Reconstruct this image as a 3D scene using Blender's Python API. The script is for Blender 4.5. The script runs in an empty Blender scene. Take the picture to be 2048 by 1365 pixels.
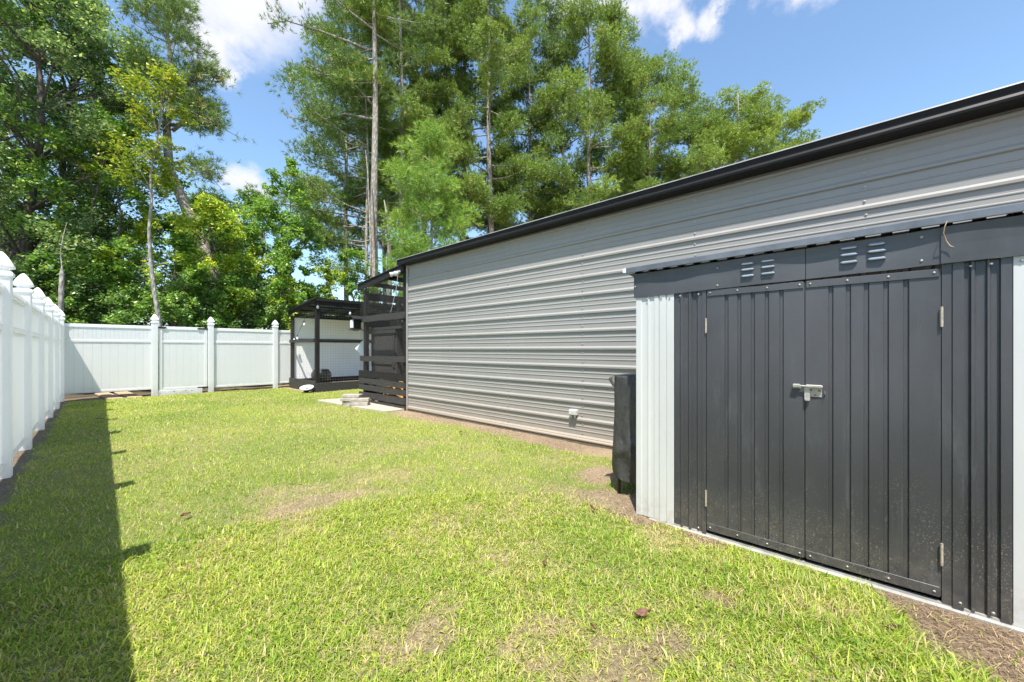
import bpy, math, random
import numpy as np
from mathutils import Vector, Matrix

rng = np.random.default_rng(7)
random.seed(7)
R = math.radians
sc = bpy.context.scene
col = sc.collection

# ------------------------------------------------------------------ camera
# world axes: +Y runs along the garage wall away from the camera, +X towards the garage
F = 790.0 / 2048.0            # focal length over frame width
EYE = 1.20
YAW = 47.4
cam_d = bpy.data.cameras.new('camera')
cam = bpy.data.objects.new('camera', cam_d)
col.objects.link(cam)
cam.location = (0, 0, EYE)
cam.rotation_euler = (R(90), 0, R(-YAW))
cam_d.sensor_width = 36.0
cam_d.lens = 36.0 * F
cam_d.shift_y = 16.5 / 2048.0
cam_d.clip_start = 0.05
cam_d.clip_end = 2000
sc.camera = cam

# ------------------------------------------------------------------ light
SUN_TO = Vector((0.84, 0.57, -2.11)).normalized()      # direction the light travels
sun_d = bpy.data.lights.new('sun', 'SUN')
sun_d.energy = 3.75
sun_d.angle = R(0.53)
sun_d.color = (1.0, 0.955, 0.89)
sun = bpy.data.objects.new('sun', sun_d)
col.objects.link(sun)
sun.rotation_euler = SUN_TO.to_track_quat('-Z', 'Y').to_euler()
sun.location = (-8, -5, 20)

sc.view_settings.view_transform = 'Standard'
sc.view_settings.look = 'None'
sc.view_settings.exposure = 1.26
sc.view_settings.gamma = 1.0
sc.view_settings.use_curve_mapping = False

world = bpy.data.worlds.new('World')
sc.world = world
world.use_nodes = True
wn, wl = world.node_tree.nodes, world.node_tree.links
wn.clear()
SUN_EL = math.asin(-SUN_TO.z)
SUN_AZ = math.atan2(-SUN_TO.x, -SUN_TO.y)              # clockwise from +Y
sky = wn.new('ShaderNodeTexSky')
sky.sky_type = 'NISHITA'
sky.sun_disc = False
sky.sun_elevation = SUN_EL
sky.sun_rotation = SUN_AZ % (2 * math.pi)
sky.altitude = 0
sky.air_density = 1.0
sky.dust_density = 0.6
sky.ozone_density = 2.2
bg = wn.new('ShaderNodeBackground')
bg.inputs['Strength'].default_value = 0.15
wo = wn.new('ShaderNodeOutputWorld')
tc = wn.new('ShaderNodeTexCoord')


def wmath(op, a, b=None, c=None, clamp=False):
    n = wn.new('ShaderNodeMath'); n.operation = op; n.use_clamp = clamp
    for i, v in enumerate((a, b, c)):
        if v is None: continue
        if isinstance(v, (int, float)): n.inputs[i].default_value = v
        else: wl.new(v, n.inputs[i])
    return n.outputs[0]


# clouds: a layer at a fixed height, seen through the ray direction (x/z, y/z)
sep = wn.new('ShaderNodeSeparateXYZ')
wl.new(tc.outputs['Generated'], sep.inputs[0])
zc = wmath('MAXIMUM', sep.outputs[2], 0.02)
zc = wmath('ADD', zc, 0.12)
cx = wmath('DIVIDE', sep.outputs[0], zc)
cy = wmath('DIVIDE', sep.outputs[1], zc)
comb = wn.new('ShaderNodeCombineXYZ')
wl.new(cx, comb.inputs[0]); wl.new(cy, comb.inputs[1])


def wnoise(scale, detail, rough, off):
    m = wn.new('ShaderNodeVectorMath'); m.operation = 'ADD'
    wl.new(comb.outputs[0], m.inputs[0]); m.inputs[1].default_value = off
    n = wn.new('ShaderNodeTexNoise')
    n.inputs['Scale'].default_value = scale
    n.inputs['Detail'].default_value = detail
    n.inputs['Roughness'].default_value = rough
    wl.new(m.outputs[0], n.inputs['Vector'])
    return n.outputs['Fac']


big = wnoise(0.9, 7.0, 0.55, (3.1, 7.7, 0.0))
# cloud banks at their places in the sky: (azimuth clockwise from +Y in degrees, elevation, radius az, radius el, weight)
def pix_dir(px, py):
    r = (px - 1024) / 790.0
    c, s = math.cos(R(YAW)), math.sin(R(YAW))
    v = Vector((c * r + s, -s * r + c, (699 - py) / 790.0)).normalized()
    return v


BANKS = [((470, 5), 0.13), ((420, 60), 0.085), ((550, -35), 0.11), ((492, 378), 0.05), ((450, 110), 0.06), ((478, 130), 0.035),
         ((1300, 15), 0.065), ((1355, 45), 0.05), ((1420, 22), 0.045), ((1230, 0), 0.075), ((1345, 75), 0.03), ((1600, -28), 0.06), ((1150, -15), 0.08), ((1450, 12), 0.03)]
acc = None
warpn = wn.new('ShaderNodeTexNoise'); warpn.inputs['Scale'].default_value = 9.0
warpn.inputs['Detail'].default_value = 6.0; warpn.inputs['Roughness'].default_value = 0.6
wl.new(tc.outputs['Generated'], warpn.inputs['Vector'])
wsub = wn.new('ShaderNodeVectorMath'); wsub.operation = 'SUBTRACT'
wl.new(warpn.outputs['Color'], wsub.inputs[0]); wsub.inputs[1].default_value = (0.5, 0.5, 0.5)
wsc = wn.new('ShaderNodeVectorMath'); wsc.operation = 'MULTIPLY_ADD'
wl.new(wsub.outputs[0], wsc.inputs[0]); wsc.inputs[1].default_value = (0.22, 0.22, 0.13)
wl.new(tc.outputs['Generated'], wsc.inputs[2])
for (pp, rad) in BANKS:
    d = wn.new('ShaderNodeVectorMath'); d.operation = 'SUBTRACT'
    wl.new(wsc.outputs[0], d.inputs[0]); d.inputs[1].default_value = pix_dir(*pp)
    s2 = wn.new('ShaderNodeVectorMath'); s2.operation = 'MULTIPLY'
    wl.new(d.outputs[0], s2.inputs[0]); s2.inputs[1].default_value = (1, 1, 1.5)
    l = wn.new('ShaderNodeVectorMath'); l.operation = 'LENGTH'
    wl.new(s2.outputs[0], l.inputs[0])
    v = wmath('SUBTRACT', 1.0, wmath('DIVIDE', l.outputs['Value'], rad * 1.25), clamp=True)
    acc = v if acc is None else wmath('MAXIMUM', acc, v)
field = wn.new('ShaderNodeMapRange'); field.interpolation_type = 'SMOOTHSTEP'
wl.new(big, field.inputs['Value'])
field.inputs['From Min'].default_value = 0.60; field.inputs['From Max'].default_value = 0.80
banks = wn.new('ShaderNodeMapRange'); banks.interpolation_type = 'SMOOTHSTEP'
wl.new(acc, banks.inputs['Value'])
banks.inputs['From Min'].default_value = 0.05; banks.inputs['From Max'].default_value = 0.85
cloud = wmath('MAXIMUM', wmath('MULTIPLY', field.outputs[0], 0.55), wmath('MULTIPLY', banks.outputs[0], 0.92), clamp=True)
tint = wn.new('ShaderNodeMix'); tint.data_type = 'RGBA'; tint.blend_type = 'MULTIPLY'
tint.inputs['Factor'].default_value = 1.0
wl.new(sky.outputs[0], tint.inputs[6]); tint.inputs[7].default_value = (0.76, 0.81, 0.79, 1)
SKY_TINT = tint
mixc = wn.new('ShaderNodeMix'); mixc.data_type = 'RGBA'
wl.new(cloud, mixc.inputs['Factor'])
wl.new(tint.outputs[2], mixc.inputs[6])
cshade = wn.new('ShaderNodeMix'); cshade.data_type = 'RGBA'
wl.new(wnoise(3.0, 6.0, 0.6, (9.0, 2.0, 0.0)), cshade.inputs['Factor'])
cshade.inputs[6].default_value = (2.45, 2.5, 2.78, 1); cshade.inputs[7].default_value = (3.35, 3.3, 3.42, 1)
wl.new(cshade.outputs[2], mixc.inputs[7])
CLOUD_MIX = mixc
wl.new(mixc.outputs[2], bg.inputs['Color'])
wl.new(bg.outputs[0], wo.inputs[0])


# ------------------------------------------------------------------ helpers
def ray(px):
    r = (px - 1024) / 790.0
    c, s = math.cos(R(YAW)), math.sin(R(YAW))
    return c * r + s, -s * r + c


def at(px, d):
    """ground point seen at photo column px and depth d"""
    a, b = ray(px)
    return a * d, b * d


def zat(py, d):
    return EYE + (699 - py) * d / 790.0


def yon(px, X):
    """Y of the point of the plane x = X seen at photo column px"""
    a, b = ray(px)
    return b / a * X


def setp(o, label=None, cat=None, group=None, kind=None):
    if label: o['label'] = label
    if cat: o['category'] = cat
    if group: o['group'] = group
    if kind: o['kind'] = kind
    return o


def thing(name, label, cat, loc=(0, 0, 0), rz=0.0, group=None):
    o = bpy.data.objects.new(name, None)
    o.empty_display_size = 0.2
    col.objects.link(o)
    o.location = loc
    o.rotation_euler = (0, 0, rz)
    return setp(o, label, cat, group)


def world_loc(o):
    v = Vector((0, 0, 0))
    while o is not None:
        v += Vector(o.location)
        o = o.parent
    return v


class MB:
    def __init__(s):
        s.v = []; s.f = []

    def add(s, vs, fs):
        n = len(s.v)
        s.v.extend([tuple(p) for p in vs])
        s.f.extend([tuple(i + n for i in f) for f in fs])
        return s

    def box(s, a, b, rz=0.0, c=None, M=None):
        x0, y0, z0 = a; x1, y1, z1 = b
        vs = [Vector(p) for p in ((x0, y0, z0), (x1, y0, z0), (x1, y1, z0), (x0, y1, z0), (x0, y0, z1), (x1, y0, z1), (x1, y1, z1), (x0, y1, z1))]
        if M is not None: vs = [M @ p for p in vs]
        return s.add(vs, [(3, 2, 1, 0), (4, 5, 6, 7), (0, 1, 5, 4), (1, 2, 6, 5), (2, 3, 7, 6), (3, 0, 4, 7)])

    def bbox(s, a, b, bev=0.004):
        """box with chamfered edges"""
        x0, y0, z0 = a; x1, y1, z1 = b
        bev = min(bev, (x1 - x0) / 2.2, (y1 - y0) / 2.2, (z1 - z0) / 2.2)
        vs = []; idx = {}
        for i in (0, 1):
            for j in (0, 1):
                for k in (0, 1):
                    for ax in range(3):
                        p = [(x0, x1)[i], (y0, y1)[j], (z0, z1)[k]]
                        for q in range(3):
                            if q != ax:
                                p[q] += bev * (1 if (i, j, k)[q] == 0 else -1)
                        idx[(i, j, k, ax)] = len(vs); vs.append(p)
        fs = []
        def quad(ax, val):
            o = [q for q in range(3) if q != ax]
            r = []
            for (u, w) in ((0, 0), (1, 0), (1, 1), (0, 1)):
                t = [0, 0, 0]; t[ax] = val; t[o[0]] = u; t[o[1]] = w
                r.append(idx[(t[0], t[1], t[2], ax)])
            if (val == 1) == (ax == 1): r.reverse()
            fs.append(tuple(r))
        for ax in range(3):
            quad(ax, 0); quad(ax, 1)
        for ax in range(3):
            o = [q for q in range(3) if q != ax]
            for u in (0, 1):
                for w in (0, 1):
                    def key(val, face):
                        t = [0, 0, 0]; t[ax] = val; t[o[0]] = u; t[o[1]] = w
                        return idx[(t[0], t[1], t[2], face)]
                    fs.append((key(0, o[0]), key(1, o[0]), key(1, o[1]), key(0, o[1])))
        for i in (0, 1):
            for j in (0, 1):
                for k in (0, 1):
                    fs.append((idx[(i, j, k, 0)], idx[(i, j, k, 1)], idx[(i, j, k, 2)]))
        return s.add(vs, fs)

    def sweep(s, prof, p0, p1, U, V, close=False, seg=1):
        """extrude a polyline (u, v) from p0 to p1"""
        p0, p1, U, V = Vector(p0), Vector(p1), Vector(U), Vector(V)
        vs = []; n = len(prof)
        for k in range(seg + 1):
            b = p0.lerp(p1, k / seg)
            vs += [b + U * u + V * w for (u, w) in prof]
        fs = []
        for k in range(seg):
            for i in range(n if close else n - 1):
                j = (i + 1) % n
                fs.append((k * n + i, k * n + j, (k + 1) * n + j, (k + 1) * n + i))
        if close:
            fs.append(tuple(range(n - 1, -1, -1))); fs.append(tuple(seg * n + i for i in range(n)))
        return s.add(vs, fs)

    def tube(s, pts, rad, n=8, caps=True):
        pts = [Vector(p) for p in pts]
        if isinstance(rad, (int, float)): rad = [rad] * len(pts)
        vs = []; prev = None
        for i, p in enumerate(pts):
            t = (pts[min(i + 1, len(pts) - 1)] - pts[max(i - 1, 0)]).normalized()
            if prev is None:
                a = t.cross(Vector((0, 0, 1)) if abs(t.z) < 0.9 else Vector((1, 0, 0))).normalized()
            else:
                a = (prev - t * prev.dot(t)).normalized()
            prev = a; b = t.cross(a)
            for k in range(n):
                q = 2 * math.pi * k / n
                vs.append(p + (a * math.cos(q) + b * math.sin(q)) * rad[i])
        fs = []
        for i in range(len(pts) - 1):
            for k in range(n):
                k2 = (k + 1) % n
                fs.append((i * n + k, i * n + k2, (i + 1) * n + k2, (i + 1) * n + k))
        if caps:
            fs.append(tuple(range(n - 1, -1, -1))); fs.append(tuple((len(pts) - 1) * n + k for k in range(n)))
        return s.add(vs, fs)

    def lathe(s, prof, c=(0, 0, 0), n=12, sq=False, caps=True):
        """prof = (radius, z); sq = square section"""
        vs = []
        if sq: n = 4
        for (r, z) in prof:
            for k in range(n):
                q = 2 * math.pi * (k + (0.5 if sq else 0)) / n
                rr = r * (math.sqrt(2) if sq else 1)
                vs.append((c[0] + rr * math.cos(q), c[1] + rr * math.sin(q), c[2] + z))
        fs = []
        for i in range(len(prof) - 1):
            for k in range(n):
                k2 = (k + 1) % n
                fs.append((i * n + k, i * n + k2, (i + 1) * n + k2, (i + 1) * n + k))
        if caps:
            fs.append(tuple(range(n - 1, -1, -1))); fs.append(tuple((len(prof) - 1) * n + k for k in range(n)))
        return s.add(vs, fs)

    def mesh(s, name, mat, off=None, smooth=False):
        me = bpy.data.meshes.new(name)
        v = s.v if off is None else [(p[0] - off[0], p[1] - off[1], p[2] - off[2]) for p in s.v]
        me.from_pydata(v, [], s.f)
        me.materials.append(mat)
        if smooth: me.polygons.foreach_set('use_smooth', [True] * len(me.polygons))
        me.update()
        return me

    def build(s, name, mat, parent=None, local=False, smooth=False):
        off = None if (parent is None or local) else world_loc(parent)
        o = bpy.data.objects.new(name, s.mesh(name, mat, off, smooth))
        col.objects.link(o)
        if parent is not None: o.parent = parent
        return o


def inst(me, name, parent, loc, rot=(0, 0, 0), scale=(1, 1, 1), wld=True):
    o = bpy.data.objects.new(name, me)
    col.objects.link(o)
    if parent is not None:
        o.parent = parent
        if wld: loc = Vector(loc) - world_loc(parent)
    o.location = loc; o.rotation_euler = rot; o.scale = scale
    return o


def np_mesh(name, V, loops, starts, totals, mat, colr=None, smooth=False):
    me = bpy.data.meshes.new(name)
    me.vertices.add(len(V)); me.vertices.foreach_set('co', np.ascontiguousarray(V, np.float32).ravel())
    me.loops.add(len(loops)); me.loops.foreach_set('vertex_index', np.ascontiguousarray(loops, np.int32))
    me.polygons.add(len(starts))
    me.polygons.foreach_set('loop_start', np.ascontiguousarray(starts, np.int32))
    me.polygons.foreach_set('loop_total', np.ascontiguousarray(totals, np.int32))
    if colr is not None:
        a = me.color_attributes.new('tint', 'FLOAT_COLOR', 'POINT')
        c4 = np.ones((len(V), 4), np.float32); c4[:, :3] = colr
        a.data.foreach_set('color', c4.ravel())
    me.materials.append(mat)
    me.update(calc_edges=True)
    if smooth: me.polygons.foreach_set('use_smooth', np.ones(len(starts), bool))
    return me


# value noise on a lattice, in numpy
_lat = rng.random((256, 256))
def vnoise(x, y, s=1.0, o=0.0):
    x = np.asarray(x) * s + o + 1000; y = np.asarray(y) * s + o * 1.7 + 1000
    xi = np.floor(x).astype(int); yi = np.floor(y).astype(int)
    fx = x - xi; fy = y - yi
    fx = fx * fx * (3 - 2 * fx); fy = fy * fy * (3 - 2 * fy)
    a = _lat[xi % 256, yi % 256]; b = _lat[(xi + 1) % 256, yi % 256]
    c = _lat[xi % 256, (yi + 1) % 256]; d = _lat[(xi + 1) % 256, (yi + 1) % 256]
    return (a * (1 - fx) + b * fx) * (1 - fy) + (c * (1 - fx) + d * fx) * fy


def fbm(x, y, s=1.0, o=0.0, n=4):
    t = 0; a = 0.5; w = 0
    for k in range(n):
        t = t + a * vnoise(x, y, s * 2 ** k, o + 17.3 * k); w += a; a *= 0.55
    return t / w


# ------------------------------------------------------------------ materials
class Mat:
    def __init__(s, name):
        s.m = bpy.data.materials.new(name); s.m.use_nodes = True
        s.n = s.m.node_tree.nodes; s.l = s.m.node_tree.links
        s.b = s.n['Principled BSDF']
        s.tc = s.n.new('ShaderNodeTexCoord')

    def set(s, **k):
        for a, v in k.items():
            s.b.inputs[a.replace('_', ' ')].default_value = v
        return s

    def map(s, scale=(1, 1, 1), loc=(0, 0, 0)):
        g = s.n.new('ShaderNodeNewGeometry')
        m = s.n.new('ShaderNodeMapping')
        m.inputs['Scale'].default_value = scale; m.inputs['Location'].default_value = loc
        s.l.new(g.outputs['Position'], m.inputs['Vector'])
        return m.outputs[0]

    def noise(s, scale, detail=4, rough=0.55, vec=None, mscale=(1, 1, 1), mloc=(0, 0, 0)):
        n = s.n.new('ShaderNodeTexNoise')
        n.inputs['Scale'].default_value = scale; n.inputs['Detail'].default_value = detail; n.inputs['Roughness'].default_value = rough
        s.l.new(vec if vec is not None else s.map(mscale, mloc), n.inputs['Vector'])
        return n.outputs['Fac']

    def voro(s, scale, mscale=(1, 1, 1), feature='F1', rnd=1.0):
        n = s.n.new('ShaderNodeTexVoronoi'); n.feature = feature
        n.inputs['Scale'].default_value = scale; n.inputs['Randomness'].default_value = rnd
        s.l.new(s.map(mscale), n.inputs['Vector'])
        return n.outputs['Distance']

    def rng(s, v, a, b, c=0.0, d=1.0, smooth=False):
        n = s.n.new('ShaderNodeMapRange')
        if smooth: n.interpolation_type = 'SMOOTHSTEP'
        s.l.new(v, n.inputs['Value'])
        for k, x in zip(('From Min', 'From Max', 'To Min', 'To Max'), (a, b, c, d)): n.inputs[k].default_value = x
        return n.outputs[0]

    def mul(s, a, b, op='MULTIPLY'):
        n = s.n.new('ShaderNodeMath'); n.operation = op; n.use_clamp = (op == 'MULTIPLY')
        for i, v in enumerate((a, b)):
            if isinstance(v, (int, float)): n.inputs[i].default_value = v
            else: s.l.new(v, n.inputs[i])
        return n.outputs[0]

    def mix(s, f, a, b):
        n = s.n.new('ShaderNodeMix'); n.data_type = 'RGBA'
        for k, v in ((0, f), (6, a), (7, b)):
            if isinstance(v, (int, float)): n.inputs[k].default_value = v
            elif isinstance(v, tuple): n.inputs[k].default_value = (*v, 1)
            else: s.l.new(v, n.inputs[k])
        return n.outputs[2]

    def color(s, c): s.l.new(c, s.b.inputs['Base Color']); return s
    def rough(s, c): s.l.new(c, s.b.inputs['Roughness']); return s

    def bump(s, h, strength=0.3, dist=0.01):
        n = s.n.new('ShaderNodeBump')
        n.inputs['Strength'].default_value = strength; n.inputs['Distance'].default_value = dist
        s.l.new(h, n.inputs['Height']); s.l.new(n.outputs[0], s.b.inputs['Normal'])
        return s

    def zpos(s):
        g = s.n.new('ShaderNodeNewGeometry'); q = s.n.new('ShaderNodeSeparateXYZ')
        s.l.new(g.outputs['Position'], q.inputs[0]); return q.outputs[2]


def simple(name, c, rough=0.6, metal=0.0, var=0.12, scale=6, bump=0.0, bscale=40, mscale=(1, 1, 1)):
    m = Mat(name).set(Roughness=rough, Metallic=metal)
    f = m.noise(scale, 5, 0.6, mscale=mscale)
    lo = tuple(x * (1 - var) for x in c); hi = tuple(min(1, x * (1 + var)) for x in c)
    m.color(m.mix(m.rng(f, 0.3, 0.7), lo, hi))
    if bump: m.bump(m.noise(bscale, 4, 0.6, mscale=mscale), bump, 0.004)
    return m.m


def mat_vinyl():
    m = Mat('white_vinyl').set(Roughness=0.38)
    dirt = m.rng(m.noise(2.2, 6, 0.65, mscale=(1, 1, 0.35)), 0.45, 0.8)
    low = m.rng(m.zpos(), 0.0, 0.35, 1.0, 0.0, True)
    speck = m.rng(m.noise(60, 3, 0.6), 0.62, 0.75)
    c = m.mix(m.mul(dirt, 0.35), (0.93, 0.93, 0.92), (0.86, 0.86, 0.845))
    c = m.mix(m.mul(m.mul(low, m.rng(m.noise(9, 5, 0.7), 0.4, 0.75)), 0.7), c, (0.34, 0.35, 0.27))
    c = m.mix(m.mul(speck, m.mul(low, 0.6)), c, (0.2, 0.17, 0.12))
    m.color(c)
    t = m.n.new('ShaderNodeBsdfTranslucent'); t.inputs['Color'].default_value = (0.97, 0.975, 0.97, 1)
    mx = m.n.new('ShaderNodeMixShader'); mx.inputs[0].default_value = 0.45
    m.l.new(m.b.outputs[0], mx.inputs[1]); m.l.new(t.outputs[0], mx.inputs[2])
    m.l.new(mx.outputs[0], m.n['Material Output'].inputs[0])
    return m.m


def mat_steel():
    m = Mat('grey_painted_steel').set(Roughness=0.5)
    m.b.inputs['Specular IOR Level'].default_value = 0.35
    f = m.noise(1.3, 5, 0.6, mscale=(1, 0.5, 1))
    c = m.mix(m.rng(f, 0.3, 0.7), (0.255, 0.244, 0.228), (0.280, 0.268, 0.250))
    streak = m.rng(m.noise(9, 4, 0.6, mscale=(1, 1, 0.08)), 0.5, 0.8)
    c = m.mix(m.mul(streak, 0.12), c, (0.40, 0.38, 0.34))
    low = m.rng(m.zpos(), 0.0, 0.75, 1.0, 0.0, True)
    mud = m.mul(low, m.rng(m.noise(14, 6, 0.7), 0.32, 0.7))
    c = m.mix(m.mul(mud, 0.75), c, (0.34, 0.28, 0.20))
    lowest = m.rng(m.zpos(), 0.03, 0.16, 1.0, 0.0, True)
    c = m.mix(m.mul(lowest, 0.5), c, (0.36, 0.29, 0.20))
    m.color(c)
    m.rough(m.rng(mud, 0, 1, 0.50, 0.85))
    m.bump(m.noise(1.6, 3, 0.5, mscale=(1, 1, 2)), 0.12, 0.03)
    return m.m


def mat_shed():
    m = Mat('charcoal_shed_paint').set(Roughness=0.42)
    m.b.inputs['Specular IOR Level'].default_value = 0.38
    f = m.noise(2.0, 6, 0.6, mscale=(1, 1, 0.4))
    c = m.mix(m.rng(f, 0.3, 0.72), (0.034, 0.0345, 0.0365), (0.052, 0.053, 0.056))
    scuff = m.rng(m.noise(7, 7, 0.75, mscale=(1, 1, 0.25)), 0.56, 0.76)
    c = m.mix(m.mul(scuff, 0.35), c, (0.17, 0.185, 0.20))
    painted_sheen = m.rng(m.zpos(), 0.35, 1.05, 0.0, 1.0, True)  # paler upwards: reflection of lawn and fence painted into the colour
    c = m.mix(m.mul(painted_sheen, m.rng(m.noise(1.6, 5, 0.6, mscale=(1, 1, 0.5)), 0.30, 0.62, 0.25, 1.0)), c, (0.074, 0.076, 0.081))
    # dried mud splash, denser towards the foot
    low = m.rng(m.zpos(), 0.0, 0.85, 1.0, 0.05, True)
    d1 = m.rng(m.noise(150, 2, 0.5), 0.60, 0.66)
    d2 = m.rng(m.noise(62, 3, 0.6, mscale=(1, 1, 0.8)), 0.64, 0.69)
    spl = m.mul(m.mul(d1, m.rng(m.noise(3.4, 4, 0.6), 0.40, 0.7)), low)
    c = m.mix(m.mul(spl, 0.95), c, (0.30, 0.25, 0.18))
    c = m.mix(m.mul(m.mul(d2, m.mul(low, low)), 0.45), c, (0.30, 0.26, 0.20))
    drip = m.mul(m.rng(m.noise(16, 5, 0.7, mscale=(1, 1, 0.05)), 0.58, 0.72), m.rng(m.noise(1.1, 3, 0.6, mloc=(0, 0.4, 0)), 0.45, 0.65))
    c = m.mix(m.mul(drip, 0.30), c, (0.17, 0.18, 0.19))
    dust = m.rng(m.zpos(), 0.0, 0.40, 1.0, 0.0, True)
    c = m.mix(m.mul(m.mul(dust, m.rng(m.noise(18, 5, 0.7), 0.3, 0.8)), 0.62), c, (0.16, 0.14, 0.11))
    m.color(c)
    m.rough(m.rng(f, 0.3, 0.7, 0.33, 0.48))
    m.bump(m.noise(3.2, 3, 0.5), 0.10, 0.02)
    return m.m


def mat_shedwhite():
    m = Mat('off_white_shed_paint').set(Roughness=0.45)
    f = m.noise(3, 5, 0.6, mscale=(1, 1, 0.3))
    c = m.mix(m.rng(f, 0.3, 0.7), (0.47, 0.475, 0.455), (0.54, 0.54, 0.515))
    low = m.rng(m.zpos(), 0.0, 0.25, 1.0, 0.0, True)
    c = m.mix(m.mul(low, m.mul(m.rng(m.noise(16, 5, 0.7), 0.4, 0.7), 0.7)), c, (0.36, 0.33, 0.26))
    m.color(c)
    return m.m


def mat_wood(name, c0, c1, grain=(1, 1, 1)):
    m = Mat(name).set(Roughness=0.78)
    f = m.noise(6, 7, 0.7, mscale=grain)
    c = m.mix(m.rng(f, 0.3, 0.7), c0, c1)
    w = m.rng(m.noise(26, 6, 0.75, mscale=grain), 0.58, 0.75)
    c = m.mix(m.mul(w, 0.40), c, (0.13, 0.11, 0.09))
    m.b.inputs['Specular IOR Level'].default_value = 0.2
    m.color(c)
    m.bump(m.noise(22, 6, 0.7, mscale=grain), 0.5, 0.006)
    return m.m


def mat_leaf(name, trans=0.35, rough=0.45, spec=0.35):
    m = bpy.data.materials.new(name); m.use_nodes = True
    n, l = m.node_tree.nodes, m.node_tree.links
    b = n['Principled BSDF']
    a = n.new('ShaderNodeAttribute'); a.attribute_name = 'tint'
    b.inputs['Roughness'].default_value = rough
    b.inputs['Specular IOR Level'].default_value = spec
    oi = n.new('ShaderNodeObjectInfo')
    om = n.new('ShaderNodeMix'); om.data_type = 'RGBA'; om.blend_type = 'MULTIPLY'; om.inputs[0].default_value = 1.0
    l.new(a.outputs['Color'], om.inputs[6]); l.new(oi.outputs['Color'], om.inputs[7])
    l.new(om.outputs[2], b.inputs['Base Color'])
    t = n.new('ShaderNodeBsdfTranslucent')
    g = n.new('ShaderNodeMix'); g.data_type = 'RGBA'; g.blend_type = 'MULTIPLY'; g.inputs[0].default_value = 1.0
    l.new(om.outputs[2], g.inputs[6]); g.inputs[7].default_value = (1.35, 1.30, 0.55, 1)
    l.new(g.outputs[2], t.inputs['Color'])
    mx = n.new('ShaderNodeMixShader'); mx.inputs[0].default_value = trans
    l.new(b.outputs[0], mx.inputs[1]); l.new(t.outputs[0], mx.inputs[2])
    l.new(mx.outputs[0], n['Material Output'].inputs[0])
    return m


def mat_bark(name, c0, c1, sc_=1.0):
    m = Mat(name).set(Roughness=0.9)
    v = m.voro(9 * sc_, mscale=(1.4, 1.4, 0.45))
    f = m.noise(14 * sc_, 6, 0.7, mscale=(1, 1, 0.4))
    c = m.mix(m.rng(f, 0.3, 0.7), c0, c1)
    c = m.mix(m.rng(v, 0.25, 0.6, 0.0, 0.6), c, tuple(x * 0.45 for x in c0))
    m.color(c)
    m.bump(v, 0.8, 0.03)
    return m.m


def mat_ground():
    m = Mat('ground_soil').set(Roughness=0.95)
    a = m.n.new('ShaderNodeAttribute'); a.attribute_name = 'tint'
    f = m.noise(55, 7, 0.75)
    g = m.noise(9, 6, 0.7)
    c = m.mix(m.rng(f, 0.32, 0.68), (0.40, 0.37, 0.34), (1.42, 1.40, 1.36))
    x = m.n.new('ShaderNodeMix'); x.data_type = 'RGBA'; x.blend_type = 'MULTIPLY'; x.inputs[0].default_value = 1
    m.l.new(a.outputs['Color'], x.inputs[6]); m.l.new(c, x.inputs[7])
    m.color(m.mix(m.mul(m.rng(g, 0.5, 0.8), 0.3), x.outputs[2], (0.10, 0.075, 0.05)))
    m.bump(f, 1.0, 0.03)
    return m.m


def mat_poly():
    m = Mat('smoked_roof_sheet').set(Roughness=0.4)
    m.color(m.mix(m.noise(5, 4, 0.6), (0.07, 0.072, 0.07), (0.12, 0.122, 0.12)))
    t = m.n.new('ShaderNodeBsdfTranslucent'); t.inputs['Color'].default_value = (0.62, 0.62, 0.58, 1)
    mx = m.n.new('ShaderNodeMixShader'); mx.inputs[0].default_value = 0.16
    m.l.new(m.b.outputs[0], mx.inputs[1]); m.l.new(t.outputs[0], mx.inputs[2])
    m.l.new(mx.outputs[0], m.n['Material Output'].inputs[0])
    return m.m


M = {}
M['vinyl'] = mat_vinyl()
M['steel'] = mat_steel()
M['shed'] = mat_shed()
M['shedwhite'] = mat_shedwhite()
M['eave'] = simple('black_eave_trim', (0.016, 0.016, 0.017), 0.42, var=0.2, scale=2)
M['eave'].node_tree.nodes['Principled BSDF'].inputs['Specular IOR Level'].default_value = 0.12
M['driplip'] = simple('weathered_drip_edge', (0.22, 0.21, 0.20), 0.5, var=0.25, scale=5)
M['zinc'] = simple('galvanised_steel', (0.42, 0.41, 0.37), 0.38, metal=0.35, var=0.25, scale=30)
M['rust'] = simple('rusty_steel', (0.34, 0.12, 0.04), 0.8, var=0.5, scale=60)
M['hinge'] = simple('weathered_hinge_steel', (0.42, 0.36, 0.29), 0.5, metal=0.3, var=0.35, scale=70)
M['screw'] = simple('pale_screw_head', (0.36, 0.34, 0.30), 0.4, metal=0.3, var=0.2, scale=60)
M['louver'] = simple('sunlit_louver_paint', (0.20, 0.235, 0.28), 0.35, var=0.15, scale=20)  # paler than the fascia: the sunlit look is put into the colour
M['flash'] = simple('grey_flashing', (0.13, 0.134, 0.142), 0.30, metal=0.3, var=0.3, scale=5)
M['hole'] = simple('dark_gap', (0.01, 0.01, 0.01), 0.9)
M['blackwood'] = mat_wood('black_stained_wood_long', (0.010, 0.010, 0.010), (0.028, 0.026, 0.025), (8, 0.8, 8))
M['blackpost'] = mat_wood('black_stained_wood_upright', (0.009, 0.009, 0.009), (0.026, 0.023, 0.022), (8, 8, 0.8))
M['ply'] = mat_wood('weathered_black_plywood', (0.025, 0.023, 0.022), (0.095, 0.085, 0.078), (3, 3, 6))
M['greywood'] = mat_wood('faded_dark_boards', (0.026, 0.025, 0.024), (0.070, 0.067, 0.062), (8, 0.8, 8))
M['whitewall'] = simple('white_wall_panel', (0.90, 0.90, 0.86), 0.6, var=0.03, scale=2)
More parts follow.
